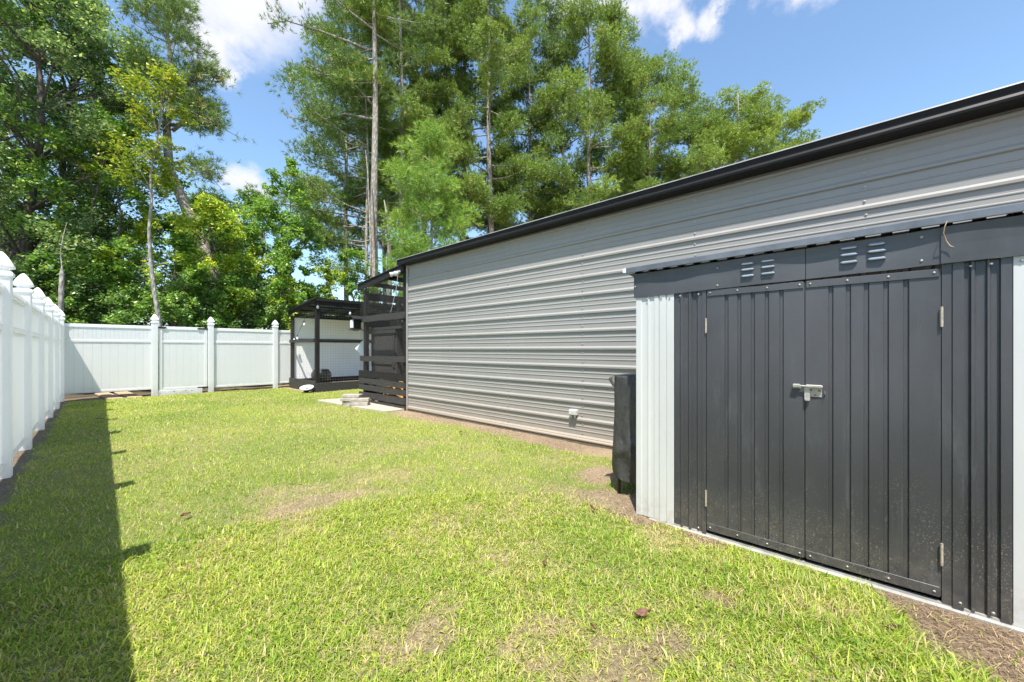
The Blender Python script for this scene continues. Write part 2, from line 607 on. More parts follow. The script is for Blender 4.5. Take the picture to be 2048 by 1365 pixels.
M['roofmetal'] = simple('corrugated_roof_metal', (0.045, 0.045, 0.044), 0.45, metal=0.2, var=0.3, scale=5)
M['polyroof'] = mat_poly()
M['wire'] = simple('wire_mesh_steel', (0.34, 0.34, 0.32), 0.5, metal=0.3)
M['wiredark'] = simple('dark_hex_wire', (0.07, 0.066, 0.06), 0.6)
M['concrete'] = simple('pale_concrete', (0.42, 0.365, 0.28), 0.9, var=0.18, scale=5, bump=0.4, bscale=80)
M['paver'] = simple('concrete_paver', (0.34, 0.31, 0.26), 0.9, var=0.3, scale=14, bump=0.6, bscale=90)
M['tubblack'] = simple('black_plastic', (0.018, 0.018, 0.02), 0.35, var=0.3, scale=10)
M['blackmetal'] = simple('black_iron', (0.02, 0.02, 0.02), 0.45)
M['whiteplastic'] = simple('white_plastic', (0.66, 0.67, 0.68), 0.4, var=0.08)
M['greyplastic'] = simple('grey_outlet_plastic', (0.50, 0.50, 0.48), 0.45, var=0.1, scale=30)
M['plank'] = mat_wood('bare_plank', (0.34, 0.24, 0.15), (0.50, 0.38, 0.26), (3, 3, 3))
M['leaf'] = mat_leaf('broad_leaf', 0.36, 0.34, 0.55)
M['needle'] = mat_leaf('pine_needle', 0.14, 0.45, 0.4)
M['blade'] = mat_leaf('grass_blade', 0.40, 0.5, 0.3)
M['bark'] = mat_bark('pine_bark', (0.33, 0.28, 0.235), (0.50, 0.45, 0.39))
M['rail'] = simple('dull_foot_rail', (0.30, 0.29, 0.26), 0.6, var=0.35, scale=9)
M['barkdark'] = mat_bark('dark_bark', (0.10, 0.08, 0.065), (0.19, 0.16, 0.13))
M['barkpale'] = mat_bark('pale_bark', (0.30, 0.27, 0.23), (0.48, 0.45, 0.40), 1.6)
M['ground'] = mat_ground()
M['straw'] = mat_leaf('straw', 0.15, 0.8, 0.1)


def mat_tarp():
    m = Mat('black_tarp').set(Roughness=0.55)
    m.color(m.mix(m.rng(m.noise(12, 5, 0.65), 0.3, 0.7), (0.030, 0.030, 0.029), (0.058, 0.057, 0.054)))
    m.bump(m.noise(13, 5, 0.6, mscale=(1, 1, 0.45)), 0.9, 0.02)
    return m.m


M['tarp'] = mat_tarp()

# ================================================================== GROUND
GX, SX, ROOFX = 4.31, 2.75, 4.14     # garage wall plane, shed front plane, eave edge
FY = 13.72                           # back fence plane
def fenceX(y): return -0.45 + 0.0215 * (y - 6.0)


def sstep(v, a, b):
    t = np.clip((v - a) / (b - a), 0, 1); return t * t * (3 - 2 * t)


def soil_mask(x, y):
    """1 = bare earth, 0 = turf"""
    w = (fbm(x, y, 3.0, 5) - 0.5) * 0.9
    w2 = (fbm(x, y, 9.0, 9, 3) - 0.5) * 0.5
    s = sstep(x + w * 0.5 + w2 * 0.3, 3.80, 4.02) * (y < 6.9)
    # foot of the chicken run, under the shelter and the soil behind it
    s = np.maximum(s, sstep(x + w * 0.4, 3.95, 4.10) * sstep(y, 6.7, 6.9) * sstep(-y, -8.9, -8.7))
    s = np.maximum(s, sstep(x, 4.3, 4.45) * (y > 6.6) * (y < 8.9))
    s = np.maximum(s, (x > 4.3) * sstep(y, 11.45, 11.55))
    def ell(cx, cy, rx, ry, soft=0.5, amp=1.6):
        r = np.sqrt(((x - cx) / rx) ** 2 + ((y - cy) / ry) ** 2) + w * amp
        return 1 - sstep(r, 1 - soft, 1 + soft * 0.4)
    s = np.maximum(s, ell(3.40, 1.95, 0.32, 0.22))
    s = np.maximum(s, ell(2.82, 1.35, 0.22, 0.50) * 0.9)
    s = np.maximum(s, ell(2.66, 0.80, 0.10, 0.20) * 0.8)
    # right foreground: earth widening towards the camera along the shed foot
    edge = 2.62 - np.clip(-(y - 0.02), 0, 3) * 1.15
    s = np.maximum(s, sstep(x + w * 0.35 + w2 * 0.3 - edge, -0.04, 0.12) * sstep(-y, -0.10, 0.06))
    s = np.maximum(s, sstep(x, 2.72, 2.8) * (y < 1.45) * (y > -2))
    s = np.maximum(s, ell(1.39, 0.68, 0.20, 0.12) * 0.65)
    s = np.maximum(s, ell(1.62, 0.62, 0.13, 0.10) * 0.6)
    s = np.maximum(s, ell(2.07, 0.55, 0.09, 0.14) * 0.75)
    s = np.maximum(s, ell(1.00, 1.38, 0.12, 0.10) * 0.55)
    s = np.maximum(s, ell(1.30, 3.25, 0.30, 0.16) * 0.45)
    # mulch strip by the left fence and the back fence
    s = np.maximum(s, 1 - sstep(x - (-0.45 + 0.0215 * (y - 6)) + w * 0.22, 0.00, 0.11))
    s = np.maximum(s, sstep(y + w * 0.2, 13.60, 13.68))
    s = np.maximum(s, ell(-0.05, 13.85, 0.75, 0.36))
    return np.clip(s, 0, 1)


def straw_mask(x, y):
    """1 = dry thatch showing between thin blades"""
    n = fbm(x, y, 2.3, 31)
    n2 = fbm(x, y, 0.6, 77, 3)
    s0 = 0
    fine = sstep(fbm(x, y, 11.0, 91, 3), 0.38, 0.62)
    s = sstep(n + (n2 - 0.5) * 0.6, 0.50, 0.72) * 0.30
    def ell(cx, cy, rx, ry, k):
        r = np.sqrt(((x - cx) / rx) ** 2 + ((y - cy) / ry) ** 2) + (fbm(x, y, 4.0, 3) - 0.5) * 1.8
        return k * (1 - sstep(r, 0.3, 1.15))
    for e in ((1.15, 3.3, 0.75, 0.55, 0.95), (1.9, 3.5, 0.7, 0.4, 0.7), (0.96, 1.37, 0.25, 0.22, 1.0), (1.25, 1.05, 0.32, 0.24, 0.95),
              (1.39, 0.74, 0.24, 0.16, 1.0), (2.05, 0.55, 0.14, 0.16, 0.9), (1.7, 1.55, 0.3, 0.35, 0.8), (2.3, 1.9, 0.5, 0.45, 0.6),
              (2.55, 1.0, 0.28, 0.5, 0.8), (2.3, 0.2, 0.2, 0.2, 0.7), (2.4, 4.4, 1.3, 0.5, 0.5), (1.5, 2.2, 0.5, 0.35, 0.6), (3.5, 2.6, 0.4, 0.5, 0.5)):
        s = np.maximum(s, ell(*e))
    return np.clip(s * (0.45 + 0.65 * fine), 0, 1)


def ground_z(x, y):
    return (fbm(x, y, 1.1, 51, 3) - 0.5) * 0.035 + (fbm(x, y, 7.0, 61, 3) - 0.5) * 0.014 * soil_mask(x, y) - 0.004


xs = np.unique(np.concatenate([np.linspace(-160, -3, 24), np.arange(-3, -0.8, 0.2), np.arange(-0.8, 4.7, 0.05), np.arange(4.7, 9, 0.25), np.linspace(9, 190, 26)]))
ys = np.unique(np.concatenate([np.linspace(-160, -3, 24), np.arange(-3, 5, 0.05), np.arange(5, 14.6, 0.08), np.arange(14.6, 22, 0.5), np.linspace(22, 300, 30)]))
GXm, GYm = np.meshgrid(xs, ys, indexing='ij')
gx, gy = GXm.ravel(), GYm.ravel()
gz = ground_z(gx, gy)
far = np.maximum(np.maximum(-3 - gx, gx - 9), np.maximum(-3 - gy, gy - 16))
gz = gz * (1 - sstep(far, 0, 4)) - 0.01 * sstep(far, 0, 4)
so = soil_mask(gx, gy)[:, None]; stw = straw_mask(gx, gy)[:, None]
mul = np.maximum(sstep(-gx + fenceX(gy) + 0.25, 0.0, 0.1), sstep(gy, 12.9, 13.1) * (gx < 4))[:, None]
turf = np.array([0.26, 0.30, 0.085]) * (1 - stw) + np.array([0.42, 0.34, 0.19]) * stw
pinkish = fbm(gx, gy, 1.7, 13, 3)[:, None]
earth = np.array([0.30, 0.22, 0.145]) * (1 - pinkish) + np.array([0.47, 0.355, 0.235]) * pinkish
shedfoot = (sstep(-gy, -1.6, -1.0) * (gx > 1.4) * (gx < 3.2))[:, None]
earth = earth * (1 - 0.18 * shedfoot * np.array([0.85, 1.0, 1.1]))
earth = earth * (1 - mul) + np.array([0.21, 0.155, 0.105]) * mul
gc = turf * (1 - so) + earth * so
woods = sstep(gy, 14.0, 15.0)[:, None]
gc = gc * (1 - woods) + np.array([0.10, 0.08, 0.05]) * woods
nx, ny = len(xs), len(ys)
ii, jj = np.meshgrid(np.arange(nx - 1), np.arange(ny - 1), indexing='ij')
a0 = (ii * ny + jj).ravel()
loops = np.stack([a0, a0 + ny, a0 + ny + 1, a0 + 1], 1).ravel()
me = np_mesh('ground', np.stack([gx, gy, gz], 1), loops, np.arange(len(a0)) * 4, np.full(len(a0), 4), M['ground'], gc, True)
g = bpy.data.objects.new('ground', me); col.objects.link(g); g['kind'] = 'structure'


# ================================================================== METAL GARAGE
GY0, GY1 = -7.0, 6.72
gar = thing('metal_garage', 'long grey ribbed steel garage with black eave trim, filling the right side behind the shed', 'garage', (GX, 0, 0))


def rib_profile(z0, z1):
    """(out, z) polyline with a big rib every 9 inches and two small ones between"""
    P = [(0, z0)]
    k = -1
    while True:
        zr = 0.05 + 0.2275 * k
        if zr > z1 + 0.1: break
        for (dz, o) in ((0.0, 0), (0.010, 0.018), (0.030, 0.019), (0.052, 0), (0.104, 0), (0.109, 0.0045), (0.117, 0.0045), (0.122, 0), (0.160, 0), (0.165, 0.0045), (0.173, 0.0045), (0.178, 0)):
            z = zr + dz
            if z0 + 0.001 < z < z1 - 0.001: P.append((o, z))
        k += 1
    P.append((0, z1))
    return P


for (z0, z1, off) in ((0.02, 0.945, 0.0), (0.943, 1.855, 0.0012), (1.853, 2.768, 0.0), (2.766, 2.90, 0.0012)):
    b = MB()
    b.sweep(rib_profile(z0, z1), (GX - 0.0 - off, GY1, 0), (GX - off, GY0, 0), (-1, 0, 0), (0, 0, 1), seg=10)
    b.build('wall_sheet', M['steel'], gar)
MB().box((GX + 0.03, GY0, 0.0), (GX + 0.10, GY1 - 0.02, 2.88)).build('wall_liner', M['steel'], gar)
MB().box((GX + 0.11, GY1 - 0.06, 0.02), (12.0, GY1 - 0.01, 2.88)).build('end_wall', M['steel'], gar)
b = MB().box((GX - 0.028, GY1 - 0.02, 0.02), (GX + 0.09, GY1 + 0.03, 2.85))
b.build('corner_trim', M['steel'], gar)
b = MB().box((GX - 0.015, GY0, -0.12), (GX + 3.0, GY1 + 0.03, 0.018))
b.build('base_slab', M['concrete'], gar)
b = MB(); b.tube([(GX - 0.022, GY1 - 0.03, 0.052), (GX - 0.022, 3, 0.052), (GX - 0.022, GY0, 0.052)], 0.020, 8)
b.build('base_rail', M['steel'], gar, smooth=True)
# eave: folded black fascia, its underside and a weathered lip along the top
RY1 = GY1 + 0.13
b = MB()
b.sweep([(0.17, 2.845), (0.155, 2.835), (0.010, 2.835), (0.0, 2.842), (-0.004, 2.860), (0.004, 2.880), (-0.002, 2.905), (-0.006, 2.932), (0.17, 2.960), ],
        (ROOFX, RY1, 0), (ROOFX, GY0, 0), (1, 0, 0), (0, 0, 1), close=True, seg=6)
b.build('eave_trim', M['eave'], gar)
b = MB(); b.sweep([(-0.014, 2.930), (-0.010, 2.941), (0.3, 2.995), (0.3, 2.985)], (ROOFX, RY1 + 0.01, 0), (ROOFX, GY0, 0), (1, 0, 0), (0, 0, 1), close=True, seg=4)
b.build('drip_edge', M['driplip'], gar)
b = MB()
b.sweep([(0.31, 2.99), (4.5, 3.95), (8.6, 2.99), (8.6, 2.95), (4.5, 3.91), (0.31, 2.95)], (ROOFX, RY1, 0), (ROOFX, GY0, 0), (1, 0, 0), (0, 0, 1), close=True)
b.build('roof', M['driplip'], gar)
MB().box((ROOFX - 0.012, RY1 + 0.012, 2.838), (ROOFX + 0.03, RY1 + 0.03, 2.90)).build('gutter_end', M['driplip'], gar)
# wall screws: a washer and a hex head each
sb = MB(); sb.lathe([(0.011, 0), (0.011, 0.002), (0.006, 0.003), (0.006, 0.008), (0.003, 0.010)], n=8)
screw_me = sb.mesh('screw', M['screw'])
ns = 0
for ysn in (5.41, 4.04, 2.74, 1.375, 0.06, -1.27, 6.62):
    k = 0
    while True:
        for dz in (0.078, 0.195):
            zz = 0.05 + 0.2275 * k + dz
            if zz < 2.82 and ns < 260:
                inst(screw_me, 'screw', gar, (GX - 0.0015, ysn + random.uniform(-0.006, 0.006), zz), (0, R(-90), 0)); ns += 1
        k += 1
        if k > 12: break
# outdoor outlet on the wall
ob = MB(); yo = yon(1150, GX)
ob.bbox((GX - 0.062, yo - 0.055, 0.355), (GX - 0.001, yo + 0.055, 0.425), 0.006)
outlet = ob.build('outlet_box', M['greyplastic'], gar)
for dy in (-0.028, 0.028):
    MB().bbox((GX - 0.072, yo + dy - 0.022, 0.362), (GX - 0.0625, yo + dy + 0.022, 0.418), 0.003).build('outlet_cover', M['greyplastic'], outlet)
    MB().box((GX - 0.052, yo + dy - 0.008, 0.318), (GX - 0.036, yo + dy + 0.008, 0.355)).build('conduit_end', M['greyplastic'], outlet)


# ================================================================== GARDEN SHED
shed = thing('garden_shed', 'small charcoal metal garden shed with double doors and off-white corner panels', 'shed', (SX, 0.3, 0))
def tz(y): return 0.016 * (1.28 - y)


Y_L, Y_W, Y_F, Y_D0, Y_D1, Y_D2 = 1.285, yon(1350, SX), yon(1405, SX), yon(1414.5, SX), yon(1610.5, SX), yon(1881, SX)
Y_P, Y_W2, Y_R = yon(1927, SX), yon(2024, SX), yon(2024, SX) - 0.27


def panel(name, ya, yb, z0, z1, prof, mat, x=SX, parent=shed, seg=4):
    """vertical ribbed sheet; prof = (fraction 0..1 from ya to yb, outward offset)"""
    b = MB()
    P = [(-o, -(f * (ya - yb))) for (f, o) in prof]
    b.sweep(P, (x, ya, z1), (x, ya, z0), (1, 0, 0), (0, 1, 0), seg=seg)
    return b.build(name, mat, parent)


# white corner sheets with narrow ribs
def ribs(n, h, w, m=0.08):
    P = [(0, 0)]
    for i in range(n):
        c = m + (1 - 2 * m) * (i + 0.5) / n
        P += [(c - w, 0), (c - w * 0.6, h), (c + w * 0.6, h), (c + w, 0)]
    return P + [(1, 0)]


panel('corner_panel', Y_L, Y_W + 0.002, 0.0, 1.60, [(0, -0.015), (0.0, 0.012), (0.13, 0.012), (0.16, 0.006), (0.30, 0.006), (0.315, 0.013), (0.36, 0.013), (0.375, 0.006), (0.48, 0.006), (0.495, 0.013), (0.60, 0.013), (0.615, 0.004), (0.635, 0.013),
      (0.78, 0.013), (0.80, 0.004), (0.82, 0.012), (1, 0.012)], M['shedwhite'])
panel('corner_panel', Y_W2 - 0.002, Y_R, 0.0, 1.62, [(0, 0.012), (0.2, 0.012), (0.22, 0.006), (0.38, 0.006), (0.4, 0.013), (0.6, 0.013), (0.62, 0.004), (0.64, 0.013), (1, 0.013), (1, -0.015)], M['shedwhite'])
# side walls and back, so that the shed is a closed box
MB().box((SX + 0.03, Y_L - 0.02, 0.0), (SX + 1.15, Y_L - 0.001, 1.58)).build('side_wall', M['shedwhite'], shed)
MB().box((SX + 0.03, Y_R + 0.001, 0.0), (SX + 1.15, Y_R + 0.02, 1.58)).build('side_wall', M['shedwhite'], shed)
MB().box((SX + 1.16, Y_R, 0.0), (SX + 1.18, Y_L, 1.50)).build('back_wall', M['shedwhite'], shed)
MB().box((SX + 0.02, Y_R + 0.03, 0.03), (SX + 0.028, Y_L - 0.03, 1.57)).build('gap_shade_sheet', M['hole'], shed)  # added near-black sheet, paints the shade seen through the door gaps
# dark side panels with ribs
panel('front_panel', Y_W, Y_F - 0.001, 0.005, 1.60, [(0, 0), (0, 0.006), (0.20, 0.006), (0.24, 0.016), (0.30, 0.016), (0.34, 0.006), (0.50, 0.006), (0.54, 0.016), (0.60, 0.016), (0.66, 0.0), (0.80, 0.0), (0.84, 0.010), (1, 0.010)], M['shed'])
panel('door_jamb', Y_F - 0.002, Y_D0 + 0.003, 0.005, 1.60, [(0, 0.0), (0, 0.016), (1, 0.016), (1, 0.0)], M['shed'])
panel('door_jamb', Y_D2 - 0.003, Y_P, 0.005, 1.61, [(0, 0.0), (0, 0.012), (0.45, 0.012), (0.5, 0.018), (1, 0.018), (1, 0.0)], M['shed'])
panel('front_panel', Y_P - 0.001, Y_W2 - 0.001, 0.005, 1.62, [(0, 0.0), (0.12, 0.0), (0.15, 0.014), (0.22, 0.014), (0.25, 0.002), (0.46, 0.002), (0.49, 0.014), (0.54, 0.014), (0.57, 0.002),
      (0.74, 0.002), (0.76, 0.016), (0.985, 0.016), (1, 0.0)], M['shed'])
rv = MB(); rv.lathe([(0.0056, 0), (0.0056, 0.0015), (0.004, 0.0035), (0.0015, 0.0045)], n=10)
rivet_me = rv.mesh('screw', M['screw'])


def door(y0, y1, grooves, label, hinge_y, hinge_px):
    """y0 > y1; grooves = photo columns of the pressed channels"""
    W = y0 - y1
    x = SX - 0.012
    z0, z1 = 0.035, 1.578
    P = [(0, -0.012), (0, 0.0)]
    gw = 0.011
    for gpx in grooves:
        c = (y0 - yon(gpx, SX)) / W
        P += [(c - gw / W, 0.0), (c - gw * 0.75 / W, -0.009), (c + gw * 0.55 / W, -0.009), (c + gw / W, 0.0)]
    P += [(1, 0.0), (1, -0.012)]
    b = MB()
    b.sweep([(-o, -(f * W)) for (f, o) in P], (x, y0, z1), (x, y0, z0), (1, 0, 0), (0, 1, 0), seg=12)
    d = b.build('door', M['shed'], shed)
    d['label'] = label
    MB().bbox((x - 0.006, y1 + 0.004, z1 - 0.036), (x - 0.0005, y0 - 0.004, z1 + 0.002), 0.0015).build('top_strip', M['shed'], d)
    MB().bbox((x - 0.006, y1 + 0.004, z0 - 0.004), (x - 0.0005, y0 - 0.004, z0 + 0.044), 0.0015).build('bottom_strip', M['shed'], d)
    for i in range(4):
        yy = y0 - 0.022 - i * (W - 0.044) / 3
        for zz in (z1 - 0.015, z0 + 0.018):
            inst(rivet_me, 'screw', d, (x - 0.006, yy, zz), (0, R(-90), 0))
    for (za, zb) in ((1.305, 1.40), (0.185, 0.29)):
        hb = MB()
        hb.tube([(x - 0.012, hinge_y, za), (x - 0.012, hinge_y, zb)], 0.0048, 8)
        hb.box((x - 0.008, hinge_y - 0.006, za + 0.004), (x - 0.006, hinge_y + 0.006, zb - 0.004))
        hb.build('hinge', M['hinge'], d, smooth=False)
    return d


dl = door(Y_D0, Y_D1 + 0.002, (1454, 1479.5, 1506.5, 1534.5, 1563.5), 'left door of the charcoal shed', Y_D0 + 0.002, 0)
dr = door(Y_D1 - 0.002, Y_D2, (1662, 1697, 1733, 1772, 1812), 'right door of the charcoal shed, with a rusty slide bolt', Y_D2 - 0.002, 0)

# slide bolt across the seam
xb = SX - 0.013
ys_, zb_ = Y_D1, 0.985
b = MB()
b.bbox((xb - 0.004, ys_ - 0.075, zb_ - 0.048), (xb - 0.0005, ys_ - 0.008, zb_ + 0.006), 0.001)     # plate
b.build('bolt_plate', M['zinc'], dr)
b = MB()
b.tube([(xb - 0.018, ys_ + 0.052, zb_ + 0.010), (xb - 0.018, ys_ - 0.080, zb_ + 0.010)], 0.0055, 8)
b.bbox((xb - 0.026, ys_ - 0.078, zb_ + 0.004), (xb - 0.004, ys_ - 0.006, zb_ + 0.019), 0.003)
b.build('bolt_rod', M['zinc'], dr)
b = MB()
b.bbox((xb - 0.026, ys_ + 0.020, zb_ + 0.001), (xb - 0.001, ys_ + 0.054, zb_ + 0.020), 0.003)
b.bbox((xb - 0.0035, ys_ + 0.018, zb_ - 0.006), (xb - 0.0005, ys_ + 0.056, zb_ + 0.003), 0.0008)
b.build('bolt_keeper', M['zinc'], dl)
b = MB()
b.bbox((xb - 0.012, ys_ - 0.024, zb_ - 0.064), (xb - 0.0085, ys_ + 0.002, zb_ + 0.004), 0.001)
b.tube([(xb - 0.010, ys_ - 0.011, zb_ - 0.064), (xb - 0.010, ys_ - 0.011, zb_ - 0.070)], 0.012, 10)
b.box((xb - 0.013, ys_ - 0.014, zb_ - 0.050), (xb - 0.0122, ys_ - 0.008, zb_ - 0.022))
b.build('bolt_hasp', M['zinc'], dr)
rb = MB(); rb.lathe([(0.0068, 0), (0.0068, 0.001), (0.004, 0.0035)], n=8)
rb_me = rb.mesh('rusty_screw', M['rust'])
for (dy, dz) in ((-0.027, -0.010), (-0.064, -0.012), (-0.046, -0.038)):
    inst(rb_me, 'rusty_screw', dr, (xb - 0.0045, ys_ + dy, zb_ + dz), (0, R(-90), 0))
# little latch knob with its wire tail
b = MB(); b.tube([(xb - 0.003, ys_ - 0.088, zb_ - 0.012), (xb - 0.02, ys_ - 0.090, zb_ - 0.030), (xb - 0.012, ys_ - 0.083, zb_ - 0.050)], 0.002, 6)
b.build('latch_wire', M['blackmetal'], dr)

# fascia boards with a rolled lower lip, each a bent sheet of its own
YS1, YS2 = yon(1612, SX), yon(1893, SX)
def fascia(ya, yb, xo, zb0=1.575, zt0=1.745):
    n = 14; vs = []; fs = []
    prof = [(0.018, 0.0), (0.0, 0.0), (0.0, 0.004), (0.0, 0.25), (0.001, 0.5), (0.0, 0.78), (-0.004, 1.0), (0.012, 1.0)]
    for k in range(n + 1):
        y = ya + (yb - ya) * k / n
        zb = zb0 + tz(y); zt = zt0 + tz(y)
        for i, (o, t) in enumerate(prof):
            wob = 0.0060 * math.sin(7 * y + 1.2 * t) * (0.35 + 0.65 * t) + 0.0022 * math.sin(17 * y + 3)
            vs.append((SX - 0.020 - xo + o + (wob if 1 < i < 7 else 0), y, zb + (zt - zb) * t))
    m = len(prof)
    for k in range(n):
        for i in range(m - 1):
            fs.append((k * m + i, (k + 1) * m + i, (k + 1) * m + i + 1, k * m + i + 1))
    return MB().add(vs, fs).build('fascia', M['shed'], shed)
f1 = fascia(Y_L + 0.012, YS1 + 0.0015, 0.0)
f2 = fascia(YS1 - 0.0015, YS2, 0.0)
f3 = fascia(YS2 + 0.02, Y_R - 0.02, 0.008)
MB().box((SX - 0.018, Y_L + 0.013, 1.577), (SX + 1.1, Y_L + 0.015, 1.74)).build('side_fascia', M['shed'], shed)
# pressed louvers
def louver(pxl, z, fa):
    d = SX / ray(pxl)[0]
    y = yon(pxl, SX - 0.03)
    w = 0.036
    zz = z
    b = MB()
    vs = []; fs = []
    for i in range(9):
        t = -1 + 2 * i / 8
        e = math.sqrt(max(0, 1 - t ** 6))
        yy = y - w * t
        vs += [(SX - 0.0205, yy, zz + 0.010 * e), (SX - 0.026 if e < 0.1 else SX - 0.036, yy, zz - 0.001), (SX - 0.035 if e > 0.1 else SX - 0.025, yy, zz - 0.006 * e), (SX - 0.0205, yy, zz - 0.007 * e)]
    for i in range(8):
        for k in range(3):
            fs.append((i * 4 + k, i * 4 + k + 1, (i + 1) * 4 + k + 1, (i + 1) * 4 + k))
    b.add(vs, fs).build('louver', M['louver'], fa)


for (p, zz) in ((1494, (1.718, 1.682, 1.644)), (1535, (1.719, 1.683, 1.645))):
    for z in zz: louver(p, z + 0.001, f1)
for (p, zz) in ((1697, (1.730, 1.694, 1.655)), (1753, (1.731, 1.695, 1.657))):
    for z in zz: louver(p, z + 0.003, f2)
for (p, z) in ((1270.5, 1.655), (1435, 1.715), (1435, 1.605)):
    inst(rivet_me, 'screw', f1, (SX - 0.022, yon(p, SX - 0.02), z), (0, R(-90), 0), (1.1, 1.1, 1))
for (p, z) in ((1843, 1.738), (1843, 1.625)):
    inst(rivet_me, 'screw', f2, (SX - 0.022, yon(p, SX - 0.02), z), (0, R(-90), 0), (1.1, 1.1, 1))
for (y, z) in ((Y_W + 0.03, 1.557), (Y_W + 0.09, 1.557), (Y_W + 0.19, 1.557), (Y_W - 0.04, 1.560), (Y_F + 0.02, 1.560), (Y_P - 0.02, 1.578), (yon(1981, SX), 1.580),
               (yon(2042, SX), 1.582), (Y_P + 0.012, 0.032), (yon(1985, SX), 0.03), (Y_F + 0.02, 0.03)):
    inst(rivet_me, 'screw', shed, (SX - 0.0165, y, z), (0, R(-90), 0), (1.1, 1.1, 1))

# roof sheet with its corrugated edge, and the folded trim in front of it
b = MB(); P = []
y = Y_L + 0.05; up = 0   # the ribs of the sheet show below the trim
while y > Y_R - 0.06:
    P += [(y, 0.0), (y - 0.055, 0.0), (y - 0.062, 0.022), (y - 0.092, 0.022), (y - 0.099, 0.0)]
    y -= 0.10
vs = []; n = len(P)
for (X_, dzz) in ((SX - 0.040, 0.0), (SX + 1.25, -0.14)):
    for (yy, o) in P: vs.append((X_, yy, 1.752 + tz(yy) + o + dzz))
b.add(vs, [(i, i + 1, n + i + 1, n + i) for i in range(n - 1)])
rs = b.build('roof_sheet', M['roofmetal'], shed)
b = MB(); vs = []; fs = []
tp = [(-0.050, 0.756), (-0.054, 0.759), (-0.052, 0.792), (-0.046, 0.797), (0.05, 0.793)]
for k in range(2):
    yy = Y_L + 0.06 if k == 0 else Y_R - 0.06
    for (o, z) in tp: vs.append((SX + o, yy, 1.0 + z + tz(yy) + 0.000))
for i in range(4): fs.append((i, i + 1, 5 + i + 1, 5 + i))
b.add(vs, fs).build('roof_trim', M['flash'], shed)
b = MB(); b.add([(SX - 0.055, Y_L + 0.06, 1.760), (SX - 0.055, Y_L + 0.085, 1.764), (SX - 0.055, Y_L + 0.085, 1.79), (SX - 0.055, Y_L + 0.06, 1.797), (SX + 0.05, Y_L + 0.06, 1.793), (SX + 0.05, Y_L + 0.085, 1.788)],
                [(0, 1, 2, 3), (3, 2, 5, 4)])
b.build('trim_cap', M['whiteplastic'], shed)
# galvanised foot rail
b = MB()
b.sweep([(-0.026, -0.03), (-0.026, -0.010), (-0.012, -0.002), (-0.011, 0.008), (0.01, 0.008), (0.01, -0.03)], (SX, Y_L - 0.10, 0), (SX, Y_R, 0), (1, 0, 0), (0, 0, 1), close=True)
b.build('foot_rail', M['rail'], shed)

# dry stem hanging from the roof edge
st = MB(); yv = yon(1897, SX - 0.06)
st.tube([(SX - 0.062, yv + 0.004, 1.790), (SX - 0.070, yv + 0.012, 1.765), (SX - 0.066, yv + 0.016, 1.735), (SX - 0.050, yv + 0.006, 1.700), (SX - 0.046, yv - 0.006, 1.675), (SX - 0.050, yv - 0.018, 1.668)],
        [0.0012, 0.0018, 0.0018, 0.0022, 0.003, 0.001], 5)
o = st.build('dry_stem', M['plank'])
setp(o, 'thin dry tan stem caught under the shed roof edge above the right door', 'twig')


